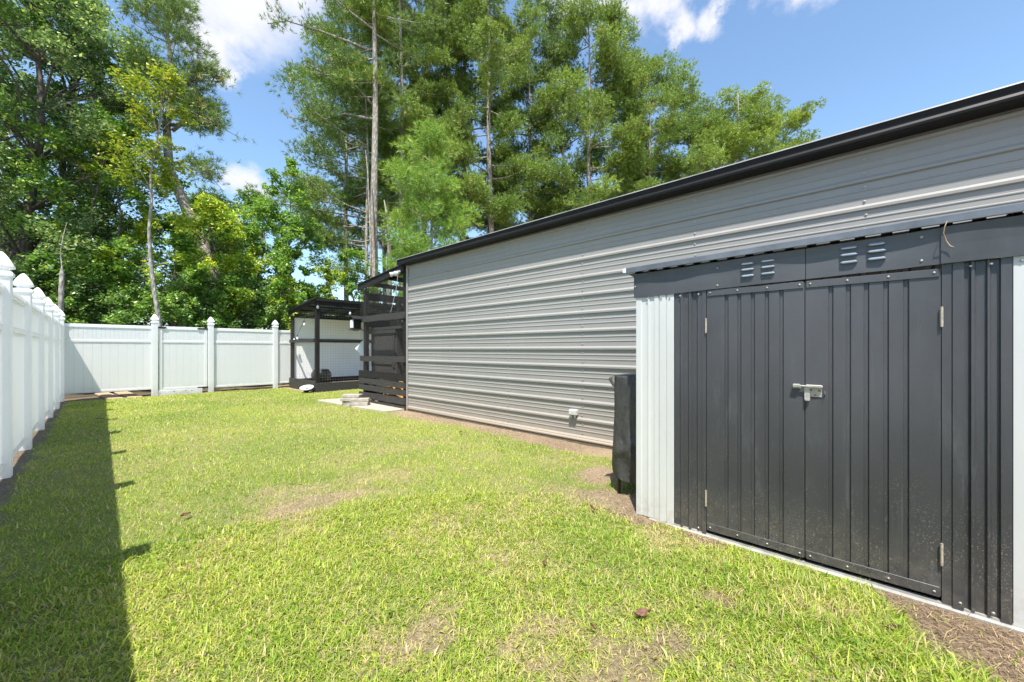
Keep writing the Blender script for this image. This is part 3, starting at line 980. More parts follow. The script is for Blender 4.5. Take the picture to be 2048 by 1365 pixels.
# ================================================================== COVERED RACK
ck = thing('covered_rack', 'narrow rack under a black tarp cover, in the gap between garage and shed', 'covered rack', (3.0, 1.45, 0))
x0, x1, y0, y1 = 3.015, 3.40, 0.95, 1.60
def cover():
    vs = []; fs = []; n = 96; m = 36
    per = []
    cor = [(x0, y0), (x0, y1), (x1, y1), (x1, y0)]
    for s in range(4):
        a, c = cor[s], cor[(s + 1) % 4]
        for i in range(n // 4):
            t = i / (n // 4)
            per.append((a[0] + (c[0] - a[0]) * t, a[1] + (c[1] - a[1]) * t, s, t))
    for j in range(m + 1):
        v = j / m
        z = 0.985 - v * 0.865
        for i, (x, y, s, t) in enumerate(per):
            nxn, nyn = [(-1, 0), (0, 1), (1, 0), (0, -1)][s]
            u = i / len(per) * 22
            fold = 0.010 + 0.016 * v * math.sin(u * 2.2 + 2.2 * v) + 0.026 * v * v * math.sin(u * 3.7 - 4 * v + 1) + 0.006 * math.sin(u * 6 + 9 * v) * v
            # a long diagonal crease swinging down from the top corner
            dd = (t - (0.52 + 0.30 * (1 - v))) if s == 0 else 9
            fold += 0.032 * math.exp(-(dd / 0.05) ** 2) * min(1, v * 2.2)
            dd = (t - (0.97 - 0.30 * v)) if s == 0 else 9
            fold += 0.026 * math.exp(-(dd / 0.04) ** 2) * min(1, v * 1.6)
            if s == 0: fold += 0.016 * math.exp(-((v - 0.62 - 0.5 * (t - 0.7)) / 0.03) ** 2) - 0.014 * math.exp(-((v - 0.70 + 0.35 * (t - 0.7)) / 0.03) ** 2)
            dd2 = (v - 0.80 - 0.12 * math.sin(t * 5)) * 8
            fold += 0.022 * math.exp(-dd2 * dd2)
            hem = 0.035 * math.sin(u * 1.4) * max(0, v - 0.85) / 0.15
            cc = 0.5 - abs(t - 0.5)
            pull = -0.012 * math.exp(-cc * 14) * v
            vs.append((x + nxn * (fold + pull), y + nyn * (fold + pull), z + hem * 0.5))
    L = len(per)
    for j in range(m):
        for i in range(L):
            k = (i + 1) % L
            fs.append((j * L + i, j * L + k, (j + 1) * L + k, (j + 1) * L + i))
    c = len(vs); vs.append(((x0 + x1) / 2, (y0 + y1) / 2, 0.992))
    for i in range(L): fs.append((c, (i + 1) % L, i))
    # folded ear at the far corner of the top
    e = len(vs)
    vs.extend([(x0 - 0.005, y1 + 0.004, 0.985), (x0 - 0.055, y1 + 0.035, 0.955), (x0 - 0.02, y1 + 0.02, 0.90), (x0 - 0.004, y1 + 0.006, 0.88), (x0 + 0.03, y1 + 0.03, 0.965)])
    fs.extend([(e, e + 1, e + 2), (e, e + 2, e + 3), (e, e + 4, e + 1), (e + 1, e + 4, e + 2)])
    return MB().add(vs, fs)
cover().build('cover', M['tarp'], ck, smooth=True)
for (x, y) in ((x0 + 0.02, y0 + 0.02), (x0 + 0.02, y1 - 0.025), (x1 - 0.02, y0 + 0.02), (x1 - 0.02, y1 - 0.02)):
    MB().tube([(x, y, -0.02), (x, y, 0.95)], 0.013, 8).build('leg', M['blackmetal'], ck, smooth=True)
b = MB()
b.tube([(x0 + 0.02, y0, 0.135), (x0 + 0.02, y1, 0.135)], 0.011, 6); b.tube([(x1 - 0.02, y0, 0.135), (x1 - 0.02, y1, 0.135)], 0.011, 6)
b.build('lower_rail', M['blackmetal'], ck, smooth=True)
b = MB(); b.tube([(x0 + 0.01, y1 - 0.22, 0.20), (x0 - 0.012, y1 - 0.24, 0.13), (x0 + 0.0, y1 - 0.27, 0.07), (x0 - 0.02, y1 - 0.33, 0.015), (x0 - 0.03, y1 - 0.40, 0.0)], 0.006, 5)
b.build('tie_cord', M['tarp'], ck)


# ================================================================== FENCES
cap_prof = [(0.0655, 1.880), (0.076, 1.884), (0.076, 1.915), (0.070, 1.922), (0.050, 1.932), (0.046, 1.945), (0.056, 1.955), (0.077, 1.964), (0.080, 1.976), (0.073, 1.995), (0.062, 2.022), (0.046, 2.056), (0.026, 2.090), (0.006, 2.112)]
HP = 0.0635
pm = MB(); pm.bbox((-HP, -HP, -0.05), (HP, HP, 1.882), 0.006)
post_me = pm.mesh('post', M['vinyl'])
cp = MB(); cp.lathe(cap_prof, sq=True)
cap_me = cp.mesh('post_cap', M['vinyl'])
POST_SP = 1.55
# shared board meshes: width along local x, thickness along local y, origin at the foot
def board_mesh(w, h, t=0.02):
    b = MB()
    b.sweep([(0.0008, -t / 2), (0.0008, t / 2 - 0.0025), (0.004, t / 2), (w - 0.004, t / 2), (w - 0.0008, t / 2 - 0.0025), (w - 0.0008, -t / 2 + 0.0025), (w - 0.004, -t / 2), (0.004, -t / 2)][1:] + [(0.0008, -t / 2 + 0.0025)],
            (0, 0, 0), (0, 0, h), (1, 0, 0), (0, 1, 0), close=True)
    return b.mesh('board', M['vinyl'])


_bm = {}
def get_board(w, h):
    k = (round(w, 4), round(h, 4))
    if k not in _bm: _bm[k] = board_mesh(w, h)
    return _bm[k]


def bay(root, s0, s1, zb, zt, zmid=1.40, frame=False, kick=False, railname=('bottom_rail', 'mid_rail', 'top_rail'), bw=0.15):
    """one panel between s0 and s1 along the local x axis, face towards local -y"""
    for nm, za, zc, t in ((railname[0], zb, zb + 0.055, 0.022), (railname[1], zmid - 0.028, zmid + 0.030, 0.023), (railname[2], zt - 0.075, zt, 0.026)):
        MB().bbox((s0, -t, za), (s1, t, zc), 0.004).build(nm, M['vinyl'], root, local=True)
    n = max(1, round((s1 - s0) / bw)); w = (s1 - s0) / n
    for i in range(n):
        inst(get_board(w, zmid - 0.02 - zb - 0.04), 'board', root, (s0 + i * w, 0, zb + 0.04), wld=False)
    n2 = n * 2; w2 = (s1 - s0) / n2
    for i in range(n2):
        inst(get_board(w2, zt - 0.06 - zmid), 'picket', root, (s0 + i * w2, 0, zmid + 0.02), wld=False)


def post(root, s):
    p = inst(post_me, 'post', root, (s, 0, 0), wld=False)
    inst(cap_me, 'post_cap', p, (0, 0, 0), wld=False)


# left fence: local +x runs towards the camera end, so the lawn side is local -y ... rotate so that it is the +X side
ang = math.atan2(1, 0.0215)
lf = thing('vinyl_fence', 'white vinyl privacy fence running along the left edge of the lawn', 'fence', (fenceX(-1.75) - HP, -1.75, 0), ang, 'white vinyl fences')
NP = 10
LS = [-0.65, 1.05, 2.75, 4.45, 6.15, 7.75] + [7.75 + POST_SP * k for k in (1, 2, 3, 4, 5)]
for q in LS: post(lf, q)
for q0, q1 in zip(LS[:-1], LS[1:]): bay(lf, q0 + HP, q1 - HP, 0.09, 1.80, bw=0.17)
YC = -1.75 + NP * POST_SP * math.sin(ang)
XC = fenceX(YC) - HP

FX = [XC, 1.265, 2.44, 4.06, 5.6]
bf = thing('vinyl_fence', 'white vinyl privacy fence across the back of the lawn, either side of a gate', 'fence', (0, YC, 0), 0, 'white vinyl fences')
for x in FX[1:]: post(bf, x)
for i, zb in ((0, 0.165), (2, 0.115), (3, 0.13)):
    bay(bf, FX[i] + HP, FX[i + 1] - HP, zb, 1.80)
gt = thing('fence_gate', 'white vinyl gate with black strap hinges in the back fence', 'gate', (FX[1] + HP, YC, 0))
gw = FX[2] - FX[1] - 2 * HP
bay(gt, 0.09, gw - 0.085, 0.13, 1.80)
for s in ((0.018, 0.088), (gw - 0.084, gw - 0.018)):
    MB().bbox((s[0], -0.03, 0.10), (s[1], 0.03, 1.79), 0.004).build('stile', M['vinyl'], gt, local=True)
MB().bbox((0.0, -0.050, -0.02), (gw - 0.13, -0.0305, 0.128), 0.003).build('kick_board', M['vinyl'], gt, local=True)
for x in (0.32, gw - 0.36, 0.56):
    b = MB(); b.lathe([(0.011, 0), (0.011, 0.003), (0.006, 0.006)], n=8)
    inst(b.mesh('screw', M['blackmetal']), 'screw', gt, (x, -0.05, 0.085), (R(90), 0, 0), wld=False)
for (xa, xb2, s) in ((-0.004, 0.13, 1), (gw + 0.004, gw - 0.20, -1)):
    for zz in ((1.765,) if s > 0 else (1.765, 0.14)):
        b = MB(); x_a, x_b = min(xa, xb2), max(xa, xb2)
        b.bbox((x_a, -0.040, zz - 0.024), (x_b, -0.031, zz + 0.024), 0.002)
        tip = xb2
        b.add([(tip, -0.040, zz - 0.03), (tip + s * 0.05, -0.040, zz), (tip, -0.040, zz + 0.03), (tip, -0.031, zz - 0.03), (tip + s * 0.05, -0.031, zz), (tip, -0.031, zz + 0.03)],
              [(0, 1, 2), (3, 5, 4), (0, 3, 4, 1), (1, 4, 5, 2)])
        b.build('hinge', M['blackmetal'], gt, local=True)

# two planks lying under the raised back panel
for (xa, rz, lab) in ((0.45, 12, 'bare plank poking under the back fence, the one farther left'), (0.80, 12, 'bare plank poking under the back fence, the one beside the gate post')):
    t = MB().bbox((-0.13, -0.55, 0.0), (0.13, 0.55, 0.03), 0.004).build('plank', M['plank'])
    t.location = (xa, YC + 0.42, 0.014); t.rotation_euler = (R(4), 0, R(rz))
    setp(t, lab, 'plank', 'planks under the back fence')

# ================================================================== SLAB AND PAVERS
b = MB()
A = [at(632, 8.9), at(690, 7.9), at(775, 7.55), at(815, 7.72), (4.36, 6.9), (4.36, 9.2), (4.05, 9.6)]
def _g(px, py): return at(px, 948.0 / (py - 699))
A = [_g(634, 803), _g(672, 810), _g(718, 818), _g(772, 826), (4.285, 6.80), (4.285, 9.25), _g(690, 799)]
SLAB = A
n = len(A)
b.add([(x, y, -0.05) for x, y in A] + [(x, y, 0.030) for x, y in A], [tuple(range(n, 2 * n))] + [(i, (i + 1) % n, n + (i + 1) % n, n + i) for i in range(n)])
o = b.build('concrete_slab', M['concrete']); setp(o, 'pale concrete pad in the grass at the foot of the chicken run', kind='structure')
pv = MB().bbox((-0.15, -0.09, 0), (0.15, 0.09, 0.052), 0.007)
pme = pv.mesh('paver_block', M['paver'])
px_, py_ = 3.93, 8.05
for (dx, dy, z, rz, lab) in ((0.00, -0.10, 0.031, -42, 'lowest paver at the front of the small stack on the concrete pad'),
                             (-0.02, 0.16, 0.031, -50, 'lowest paver at the back of the small stack on the concrete pad'),
                             (0.01, -0.09, 0.102, -36, 'upper paver resting on the front of the small stack'),
                             (-0.06, 0.18, 0.102, -46, 'middle paver at the back of the small stack'),
                             (-0.03, 0.16, 0.173, -52, 'topmost pale paver of the small stack by the chicken run')):
    q = bpy.data.objects.new('paver_block', pme); col.objects.link(q)
    q.location = (px_ + dx, py_ + dy, z); q.rotation_euler = (0, 0, R(rz)); q.scale = (1.25, 1.15, 1.32)
    setp(q, lab, 'paver', 'pavers stacked by the chicken run')


def rbox(b, p0, p1, w, h):
    """timber of section w (sideways) by h (up) from p0 to p1, chamfer-free"""
    p0, p1 = Vector(p0), Vector(p1)
    t = (p1 - p0).normalized()
    up = Vector((0, 0, 1)) if abs(t.z) < 0.95 else Vector((1, 0, 0))
    s = t.cross(up).normalized(); u = s.cross(t).normalized()
    b.sweep([(-w / 2, -h / 2), (w / 2, -h / 2), (w / 2, h / 2), (-w / 2, h / 2)], p0, p1, s, u, close=True)
    return b


# ================================================================== CHICKEN RUN
RX, RY0, RY1_ = 4.30, 6.80, 8.68
run = thing('chicken_run', 'tall black timber chicken run with hex netting, built onto the far end of the garage', 'chicken run', (RX, RY0, 0))
def rtop(y): return 2.87 - 0.10 * (y - RY0)
for (x, y, zt) in ((RX + 0.045, RY0 + 0.045, 2.74), (RX + 0.05, RY1_ - 0.20, 2.52), (6.2, RY1_ - 0.05, 2.6), (6.2, RY0 + 0.05, 2.78)):
    MB().bbox((x - 0.045, y - 0.045, 0), (x + 0.045, y + 0.045, zt), 0.004).build('post', M['blackpost'], run)
def rboard(ya, yb, za, zb, slope=0.0, jit=0.0, x=RX, mat='blackwood', name='board', parent=None):
    b = MB(); n = 6; vs = []; fs = []
    for k in range(n + 1):
        t = k / n; y = ya + (yb - ya) * t
        dz = slope * t + (0.004 * math.sin(7 * y + za * 30) if 0 < k < n else 0)
        xo = jit * t
        vs += [(x - 0.030 + xo, y, za + dz), (x + xo, y, za + dz), (x + xo, y, zb + dz), (x - 0.030 + xo, y, zb + dz)]
    for k in range(n):
        for i in range(4):
            j = (i + 1) % 4
            fs.append((k * 4 + i, k * 4 + j, (k + 1) * 4 + j, (k + 1) * 4 + i))
    fs += [(3, 2, 1, 0), tuple(n * 4 + i for i in range(4))]
    return b.add(vs, fs).build(name, M[mat], parent or run)
RB = (RY0 - 0.02, RY1_)
rboard(RY0 + 0.0, RY1_ + 0.06, 2.735, 2.86, -0.195, mat='blackwood', name='rafter')
rboard(RB[0], RY1_ - 0.03, 1.81, 1.94, 0.0, mat='greywood')
rboard(RB[0], RY1_ - 0.05, 0.945, 1.06, -0.01, mat='greywood')
rboard(RB[0] - 0.02, RY1_, 0.565, 0.712, 0.012)
for (za, zb, sl) in ((0.430, 0.548, 0.010), (0.275, 0.392, 0.018), (0.105, 0.236, 0.006), (-0.02, 0.078, 0.0)):
    rboard(RB[0], RY1_, za, zb, sl, mat='greywood', x=RX + 0.002)
# far side of the run: timber seen through the netting
for (za, zb) in ((2.33, 2.50), (1.93, 2.03), (1.70, 1.86), (0.55, 0.70), (0.05, 0.30)):
    MB().bbox((RX + 0.1, RY1_ - 0.06, za), (6.2, RY1_ - 0.02, zb), 0.003).build('cross_beam', M['blackwood'], run)
b = MB(); rbox(b, (5.25, RY1_ - 0.09, 0.3), (5.25, RY1_ - 0.09, 2.4), 0.08, 0.08); b.build('upright', M['blackpost'], run)
b = MB(); rbox(b, (4.9, RY0 + 0.1, 0.62), (5.7, RY1_ - 0.2, 1.7), 0.07, 0.06); b.build('brace', M['blackpost'], run)
# thin metal roof lip
b = MB(); b.add([(RX - 0.10, RY0 - 0.03, 2.875), (RX - 0.10, RY1_ + 0.13, 2.675), (6.3, RY1_ + 0.13, 2.675), (6.3, RY0 - 0.03, 2.875),
                 (RX - 0.10, RY0 - 0.03, 2.885), (RX - 0.10, RY1_ + 0.13, 2.685), (6.3, RY1_ + 0.13, 2.685), (6.3, RY0 - 0.03, 2.885)][:8],
                [(0, 1, 2, 3), (7, 6, 5, 4), (0, 4, 5, 1), (1, 5, 6, 2), (2, 6, 7, 3), (3, 7, 4, 0)])
# only the front strip of the roof is solid: daylight comes through the netting behind it
b = MB()
b.sweep([(RX - 0.05, 0.0), (RX + 0.35, 0.0), (RX + 0.35, 0.014), (RX - 0.05, 0.014)], (0, RY0 - 0.03, 2.878), (0, RY1_ + 0.10, 2.668), (1, 0, 0), (0, 0, 1), close=True)
b.build('roof_lip', M['roofmetal'], run)
for yy in (RY0 + 0.65, RY0 + 1.3):
    b = MB(); rbox(b, (RX + 0.03, yy, rtop(yy) - 0.12), (6.2, yy, rtop(yy) - 0.16), 0.04, 0.09); b.build('roof_joist', M['blackwood'], run)
# netting: two families of slanting wires crossing into diamonds
b = MB()
def wires(b, P0, U, V, wu, wv, sp, r):
    """diagonal wires across the rectangle P0 + s*U + t*V, 0<=s<=wu, 0<=t<=wv"""
    P0, U, V = Vector(P0), Vector(U), Vector(V)
    N = U.cross(V).normalized()
    for sg in (1, -1):
        k = -int(wv / sp) - 1
        while k * sp < wu + wv:
            c = k * sp
            # line s = c + sg*t*0.6
            pts = []
            m = 0.6 * sg
            t0, t1 = 0.0, wv
            if m > 0:
                t0 = max(t0, (0 - c) / m); t1 = min(t1, (wu - c) / m)
            else:
                t0 = max(t0, (wu - c) / m); t1 = min(t1, (0 - c) / m)
            if t1 > t0 + 0.01:
                a = P0 + U * (c + m * t0) + V * t0; e = P0 + U * (c + m * t1) + V * t1
                d = (e - a).normalized(); s = d.cross(N) * r
                b.add([a - s, a + s, e + s, e - s], [(0, 1, 2, 3)])
            k += 1
wires(b, (RX - 0.034, RY0 + 0.02, 1.0), (0, 1, 0), (0, 0, 1), 1.78, 1.62, 0.045, 0.0015)
wires(b, (RX - 0.033, RY0 + 0.02, 0.72), (0, 1, 0), (0, 0, 1), 1.78, 0.26, 0.045, 0.0015)
wires(b, (RX + 0.05, RY1_ - 0.0, 0.8), (1, 0, 0), (0, 0, 1), 1.8, 1.7, 0.08, 0.0008)
nt = b.build('netting', M['wiredark'], run); nt['kind'] = 'stuff'

# hen house inside the run
hx, hy0, hy1 = 4.62, yon(793, 4.62), yon(743, 4.62)
hh = thing('hen_house', 'weathered plywood hen house with a small door, raised inside the chicken run', 'hen house', (hx, hy0, 0))
MB().bbox((hx, hy0, 0.66), (hx + 0.7, hy1, 1.62), 0.004).build('wall', M['ply'], hh)
MB().bbox((hx - 0.02, hy0 + 0.14, 0.86), (hx - 0.002, hy1 - 0.10, 1.50), 0.003).build('door', M['ply'], hh)
for (ya, yb, za, zb) in ((hy0 + 0.05, hy0 + 0.13, 0.80, 1.56), (hy1 - 0.09, hy1 - 0.03, 0.80, 1.56), (hy0 + 0.13, hy1 - 0.09, 1.51, 1.56)):
    MB().bbox((hx - 0.024, ya, za), (hx - 0.002, yb, zb), 0.003).build('door_frame', M['greywood'], hh)
MB().bbox((hx - 0.05, hy0 - 0.25, 1.64), (hx + 0.75, hy1 + 0.14, 1.70), 0.004).build('roof', M['greywood'], hh)
MB().bbox((hx - 0.045, hy0 - 0.02, 1.555), (hx - 0.026, hy1 + 0.06, 1.639), 0.004).build('eave_board', M['greywood'], hh)
for (x, y) in ((hx + 0.04, hy0 + 0.04), (hx + 0.04, hy1 - 0.04), (hx + 0.66, hy0 + 0.04), (hx + 0.66, hy1 - 0.04)):
    MB().box((x - 0.035, y - 0.035, 0), (x + 0.035, y + 0.035, 0.659)).build('leg', M['blackpost'], hh)
# orange dry bedding seen between the lower boards
def heap(name, cx, cy, rx, ry, h, mat, n=14):
    vs = []; fs = []
    for i in range(n + 1):
        for j in range(n + 1):
            u = -1 + 2 * i / n; v = -1 + 2 * j / n
            r = min(1, math.hypot(u, v))
            vs.append((cx + u * rx, cy + v * ry, h * (1 - r * r) * (0.8 + 0.5 * random.random()) - 0.01))
    for i in range(n):
        for j in range(n): fs.append((i * (n + 1) + j, i * (n + 1) + j + 1, (i + 1) * (n + 1) + j + 1, (i + 1) * (n + 1) + j))
    return MB().add(vs, fs).build(name, mat)
M['bedding'] = simple('straw_bedding', (0.42, 0.22, 0.06), 0.95, var=0.5, scale=25, bump=0.8)
o = heap('bedding_litter', 4.95, 7.7, 0.60, 0.85, 0.62, M['bedding']); setp(o, 'orange straw bedding heaped on the floor of the chicken run', 'bedding', kind='stuff')

# twin floodlight at the top corner
fl = thing('flood_light', 'twin white floodlight at the top corner of the chicken run', 'light', (RX - 0.03, 6.98, 2.70))
for dy in (-0.07, 0.07):
    b = MB(); b.tube([(RX - 0.05, 6.98 + dy * 0.6, 2.715), (RX - 0.11, 6.98 + dy, 2.70), (RX - 0.17, 6.98 + dy * 1.3, 2.675)], [0.022, 0.036, 0.05], 10)
    b.build('lamp_head', M['whiteplastic'], fl, smooth=True)
MB().bbox((RX - 0.06, 6.93, 2.70), (RX - 0.031, 7.03, 2.76), 0.004).build('mounting_plate', M['whiteplastic'], fl)
# hanging cord from the floodlight
b = MB(); b.tube([(RX - 0.05, 6.99, 2.69), (RX - 0.045, 7.07, 2.40), (RX - 0.045, 7.20, 2.10), (RX - 0.045, 7.28, 1.95)], 0.004, 5); b.build('cord', M['whiteplastic'], fl)

# birdhouse on the run's far post
bx, by = 4.10, 8.66
bh = thing('birdhouse', 'small black and white birdhouse fixed to the far post of the chicken run', 'birdhouse', (bx, by, 1.65))
MB().bbox((bx, by - 0.09, 1.66), (bx + 0.17, by + 0.09, 1.87), 0.004).build('box_body', M['blackwood'], bh)
MB().bbox((bx - 0.008, by - 0.075, 1.68), (bx - 0.0005, by + 0.075, 1.86), 0.002).build('front_plate', M['whiteplastic'], bh)
b = MB(); b.sweep([(-0.15, 1.865), (0, 1.945), (0.15, 1.865), (0.15, 1.88), (0, 1.962), (-0.15, 1.88)], (bx - 0.04, by, 0), (bx + 0.19, by, 0), (0, 1, 0), (0, 0, 1), close=True)
b.build('roof', M['blackwood'], bh)
MB().bbox((bx - 0.03, by - 0.10, 1.63), (bx + 0.18, by + 0.10, 1.655), 0.003).build('floor_board', M['greywood'], bh)

# white square sign standing on its corner behind the post
sgx, sgy = at(727, 9.32)
sg = thing('square_sign', 'plain white square sign turned on its corner beside the chicken run post', 'sign', (sgx, sgy, 1.22))
b = MB(); h = 0.205
for (o_, s_) in ((0, h), (0.012, h)):
    pass
b.sweep([(0, -h), (h, 0), (0, h), (-h, 0)], (sgx, sgy, 1.22), (sgx + 0.006, sgy + 0.006, 1.22), (0.677, -0.736, 0), (0, 0, 1), close=True)
b.build('sign_face', M['whiteplastic'], sg)
MB().box((sgx + 0.010, sgy + 0.008, 0.0), (sgx + 0.035, sgy + 0.03, 1.3)).build('sign_bracket', M['blackmetal'], sg)

# ================================================================== SHELTER
HX0, HX1, HY0, HY1 = 4.44, 8.3, 11.56, 13.60
sh = thing('poultry_shelter', 'open-fronted black timber shelter with corrugated roof and white back wall, in the far corner', 'shelter', (HX0, HY0, 0))
for (x, y, zt, w) in ((HX0 + 0.05, HY0 + 0.05, 2.50, 0.052), (HX0 + 0.05, HY1 - 0.05, 2.25, 0.045), (6.4, HY0 + 0.05, 2.5, 0.045), (HX1 - 0.05, HY0 + 0.05, 2.5, 0.045), (HX1 - 0.05, HY1 - 0.05, 2.25, 0.045)):
    MB().bbox((x - w, y - w, 0), (x + w, y + w, zt), 0.004).build('post', M['blackpost'], sh)
# base boards, header, side rafter, rails
MB().bbox((HX0 - 0.01, HY0 - 0.035, -0.02), (HX1, HY0 - 0.003, 0.245), 0.004).build('base_board', M['greywood'], sh)
MB().bbox((HX0 - 0.035, HY0, 0.0), (HX0 - 0.003, HY1 - 0.01, 0.31), 0.004).build('base_board', M['greywood'], sh)
MB().bbox((HX0 + 0.0, HY1 - 0.075, 0.10), (HX1, HY1 - 0.045, 0.26), 0.004).build('base_board', M['blackwood'], sh)
MB().bbox((HX0 - 0.01, HY0 - 0.030, 2.46), (HX1, HY0 - 0.001, 2.575), 0.004).build('header_beam', M['blackwood'], sh)
MB().bbox((HX0 + 0.1, HY1 - 0.11, 2.20), (HX1, HY1 - 0.06, 2.33), 0.004).build('header_beam', M['blackwood'], sh)
b = MB(); rbox(b, (HX0 - 0.03, HY0 - 0.04, 2.555), (HX0 - 0.03, HY1 + 0.02, 2.345), 0.032, 0.11); b.build('rafter', M['blackwood'], sh)
for x in (5.2, 5.9, 6.6, 7.4):
    b = MB(); rbox(b, (x, HY0, 2.50), (x, HY1 - 0.12, 2.29), 0.04, 0.09); b.build('rafter', M['blackwood'], sh)
for y, z in ((12.2, 2.46), (12.9, 2.39)):
    b = MB(); rbox(b, (HX0, y, z), (HX1, y, z), 0.07, 0.035); b.build('purlin', M['blackwood'], sh)
MB().bbox((HX0 + 0.10, HY1 - 0.075, 1.43), (HX1, HY1 - 0.045, 1.54), 0.003).build('mid_rail', M['blackwood'], sh)
MB().bbox((HX0 - 0.033, HY0 + 0.10, 1.41), (HX0 - 0.003, HY1 - 0.02, 1.50), 0.003).build('mid_rail', M['greywood'], sh)
# white back wall of upright sheets
for k in range(4):
    MB().bbox((HX0 + 0.02 + k * 0.95, HY1 - 0.04, 0.26), (HX0 + 0.018 + (k + 1) * 0.95, HY1 - 0.02, 2.26), 0.002).build('wall_panel', M['whitewall'], sh)
# corrugated roof
b = MB(); P = []; x = HX0 - 0.12
while x < HX1 + 0.1:
    for k in range(6):
        P.append((x + 0.0127 * k * 1.0, 0.010 * math.sin(2 * math.pi * k / 6)))
    x += 0.076
b.sweep(P, (0, HY0 - 0.16, 2.635), (0, HY1 + 0.12, 2.375), (1, 0, 0), (0, 0, 1))
b.build('roof_sheet', M['roofmetal'], sh)
# welded mesh on the two open sides
b = MB()
def grid(b, P0, U, V, wu, wv, sp, r):
    P0, U, V = Vector(P0), Vector(U), Vector(V)
    i = 0
    while i * sp < wu:
        a = P0 + U * i * sp
        b.add([a - U * r, a + U * r, a + U * r + V * wv, a - U * r + V * wv], [(0, 1, 2, 3)]); i += 1
    i = 0
    while i * sp < wv:
        a = P0 + V * i * sp
        b.add([a - V * r, a + V * r, a + V * r + U * wu, a - V * r + U * wu], [(0, 1, 2, 3)]); i += 1
grid(b, (HX0 + 0.1, HY0 - 0.0, 0.25), (1, 0, 0), (0, 0, 1), HX1 - HX0 - 0.1, 2.2, 0.075, 0.0012)
grid(b, (HX0 - 0.0, HY0 + 0.1, 0.30), (0, 1, 0), (0, 0, 1), HY1 - HY0 - 0.15, 2.0, 0.075, 0.0012)
wm = b.build('wire_mesh', M['wire'], sh); wm['kind'] = 'stuff'

# string lights under the roof
sl = thing('string_light', 'string of small white bulbs hung under the shelter roof', 'string lights', (HX0 + 0.1, HY0 + 0.1, 2.3))
path = [(HX0 + 0.14, HY0 - 0.05, 2.55), (HX0 + 0.5, HY0 - 0.05, 2.46), (HX0 + 0.95, HY0 - 0.05, 2.38), (HX0 + 1.5, HY0 - 0.05, 2.36), (HX0 + 2.2, HY0 - 0.05, 2.42)]
b = MB(); b.tube(path, 0.007, 5)
path2 = [(HX0 + 0.06, HY1 - 0.35, 1.60), (HX0 + 0.05, HY0 + 1.15, 1.95), (HX0 + 0.05, HY0 + 0.85, 2.25), (HX0 + 0.05, HY0 + 0.7, 2.44)]
b.tube(path2, 0.006, 5); b.build('cord', M['blackmetal'], sl)
for p in ((HX0 + 0.95, HY0 - 0.05, 2.38), (HX0 + 0.06, HY1 - 0.45, 1.64), (HX0 + 0.05, HY0 + 1.0, 2.05), (HX0 + 0.03, HY0 - 0.04, 2.50), (HX0 + 0.05, HY1 - 0.2, 1.60)):
    b = MB(); b.lathe([(0.012, 0.0), (0.016, -0.03), (0.016, -0.06)], p, 8); b.build('socket', M['blackmetal'], sl)
    b = MB(); b.lathe([(0.014, -0.061), (0.03, -0.09), (0.036, -0.12), (0.026, -0.15), (0.004, -0.165)], p, 10); b.build('bulb', M['whiteplastic'], sl, smooth=True)
# curled iron hook
b = MB(); c0 = Vector((HX0 + 1.95, HY1 - 0.25, 1.98)); pts = []
for k in range(22):
    a = -0.5 * math.pi + k * 0.36; r = 0.13 - 0.005 * k
    pts.append(c0 + Vector((-r * math.cos(a), 0, r * math.sin(a))))
b.tube(pts, 0.010, 6); b.tube([c0 + Vector((0.25, 0, 0.28)), c0 + Vector((0.24, 0, -0.02)), c0 + Vector((0.32, 0, -0.12)), c0 + Vector((0.9, 0, -0.12))], 0.02, 6)
b.tube([c0 + Vector((0, 0, -0.13)), c0 + Vector((0.12, 0, -0.15)), c0 + Vector((0.25, 0, -0.03))], 0.010, 6)
o = b.build('iron_hook', M['blackmetal'], smooth=True); setp(o, 'curled black iron bracket against the white wall of the shelter', 'hook')
# black ribbed tub
tc_ = (4.78, 12.05, 0.24)
tb = thing('planter_tub', 'round black ribbed plastic tub behind the corner post of the shelter', 'tub', tc_)
b = MB(); N_ = 24; vs = []; fs = []
prof = [(0.17, 0.0), (0.21, 0.05), (0.25, 0.13), (0.262, 0.21), (0.25, 0.28), (0.205, 0.325), (0.14, 0.35), (0.0, 0.362)]
for (r, z) in prof:
    for k in range(N_):
        q = 2 * math.pi * k / N_
        rr = r * (1 + (0.06 if (k // 2) % 2 else 0) * (1 if r > 0.19 else 0))
        vs.append((tc_[0] + rr * math.cos(q), tc_[1] + rr * math.sin(q), tc_[2] + z))
for i in range(len(prof) - 1):
    for k in range(N_): fs.append((i * N_ + k, i * N_ + (k + 1) % N_, (i + 1) * N_ + (k + 1) % N_, (i + 1) * N_ + k))
b.add(vs, fs).build('tub_body', M['tubblack'], tb)
b = MB(); b.lathe([(0.19, 0.325), (0.215, 0.335), (0.215, 0.355), (0.16, 0.375), (0.03, 0.385)], tc_, 20); b.build('tub_lid', M['tubblack'], tb, smooth=True)
MB().bbox((tc_[0] - 0.22, tc_[1] - 0.22, 0.0), (tc_[0] + 0.22, tc_[1] + 0.22, 0.238)).build('plinth', M['blackwood'], tb)
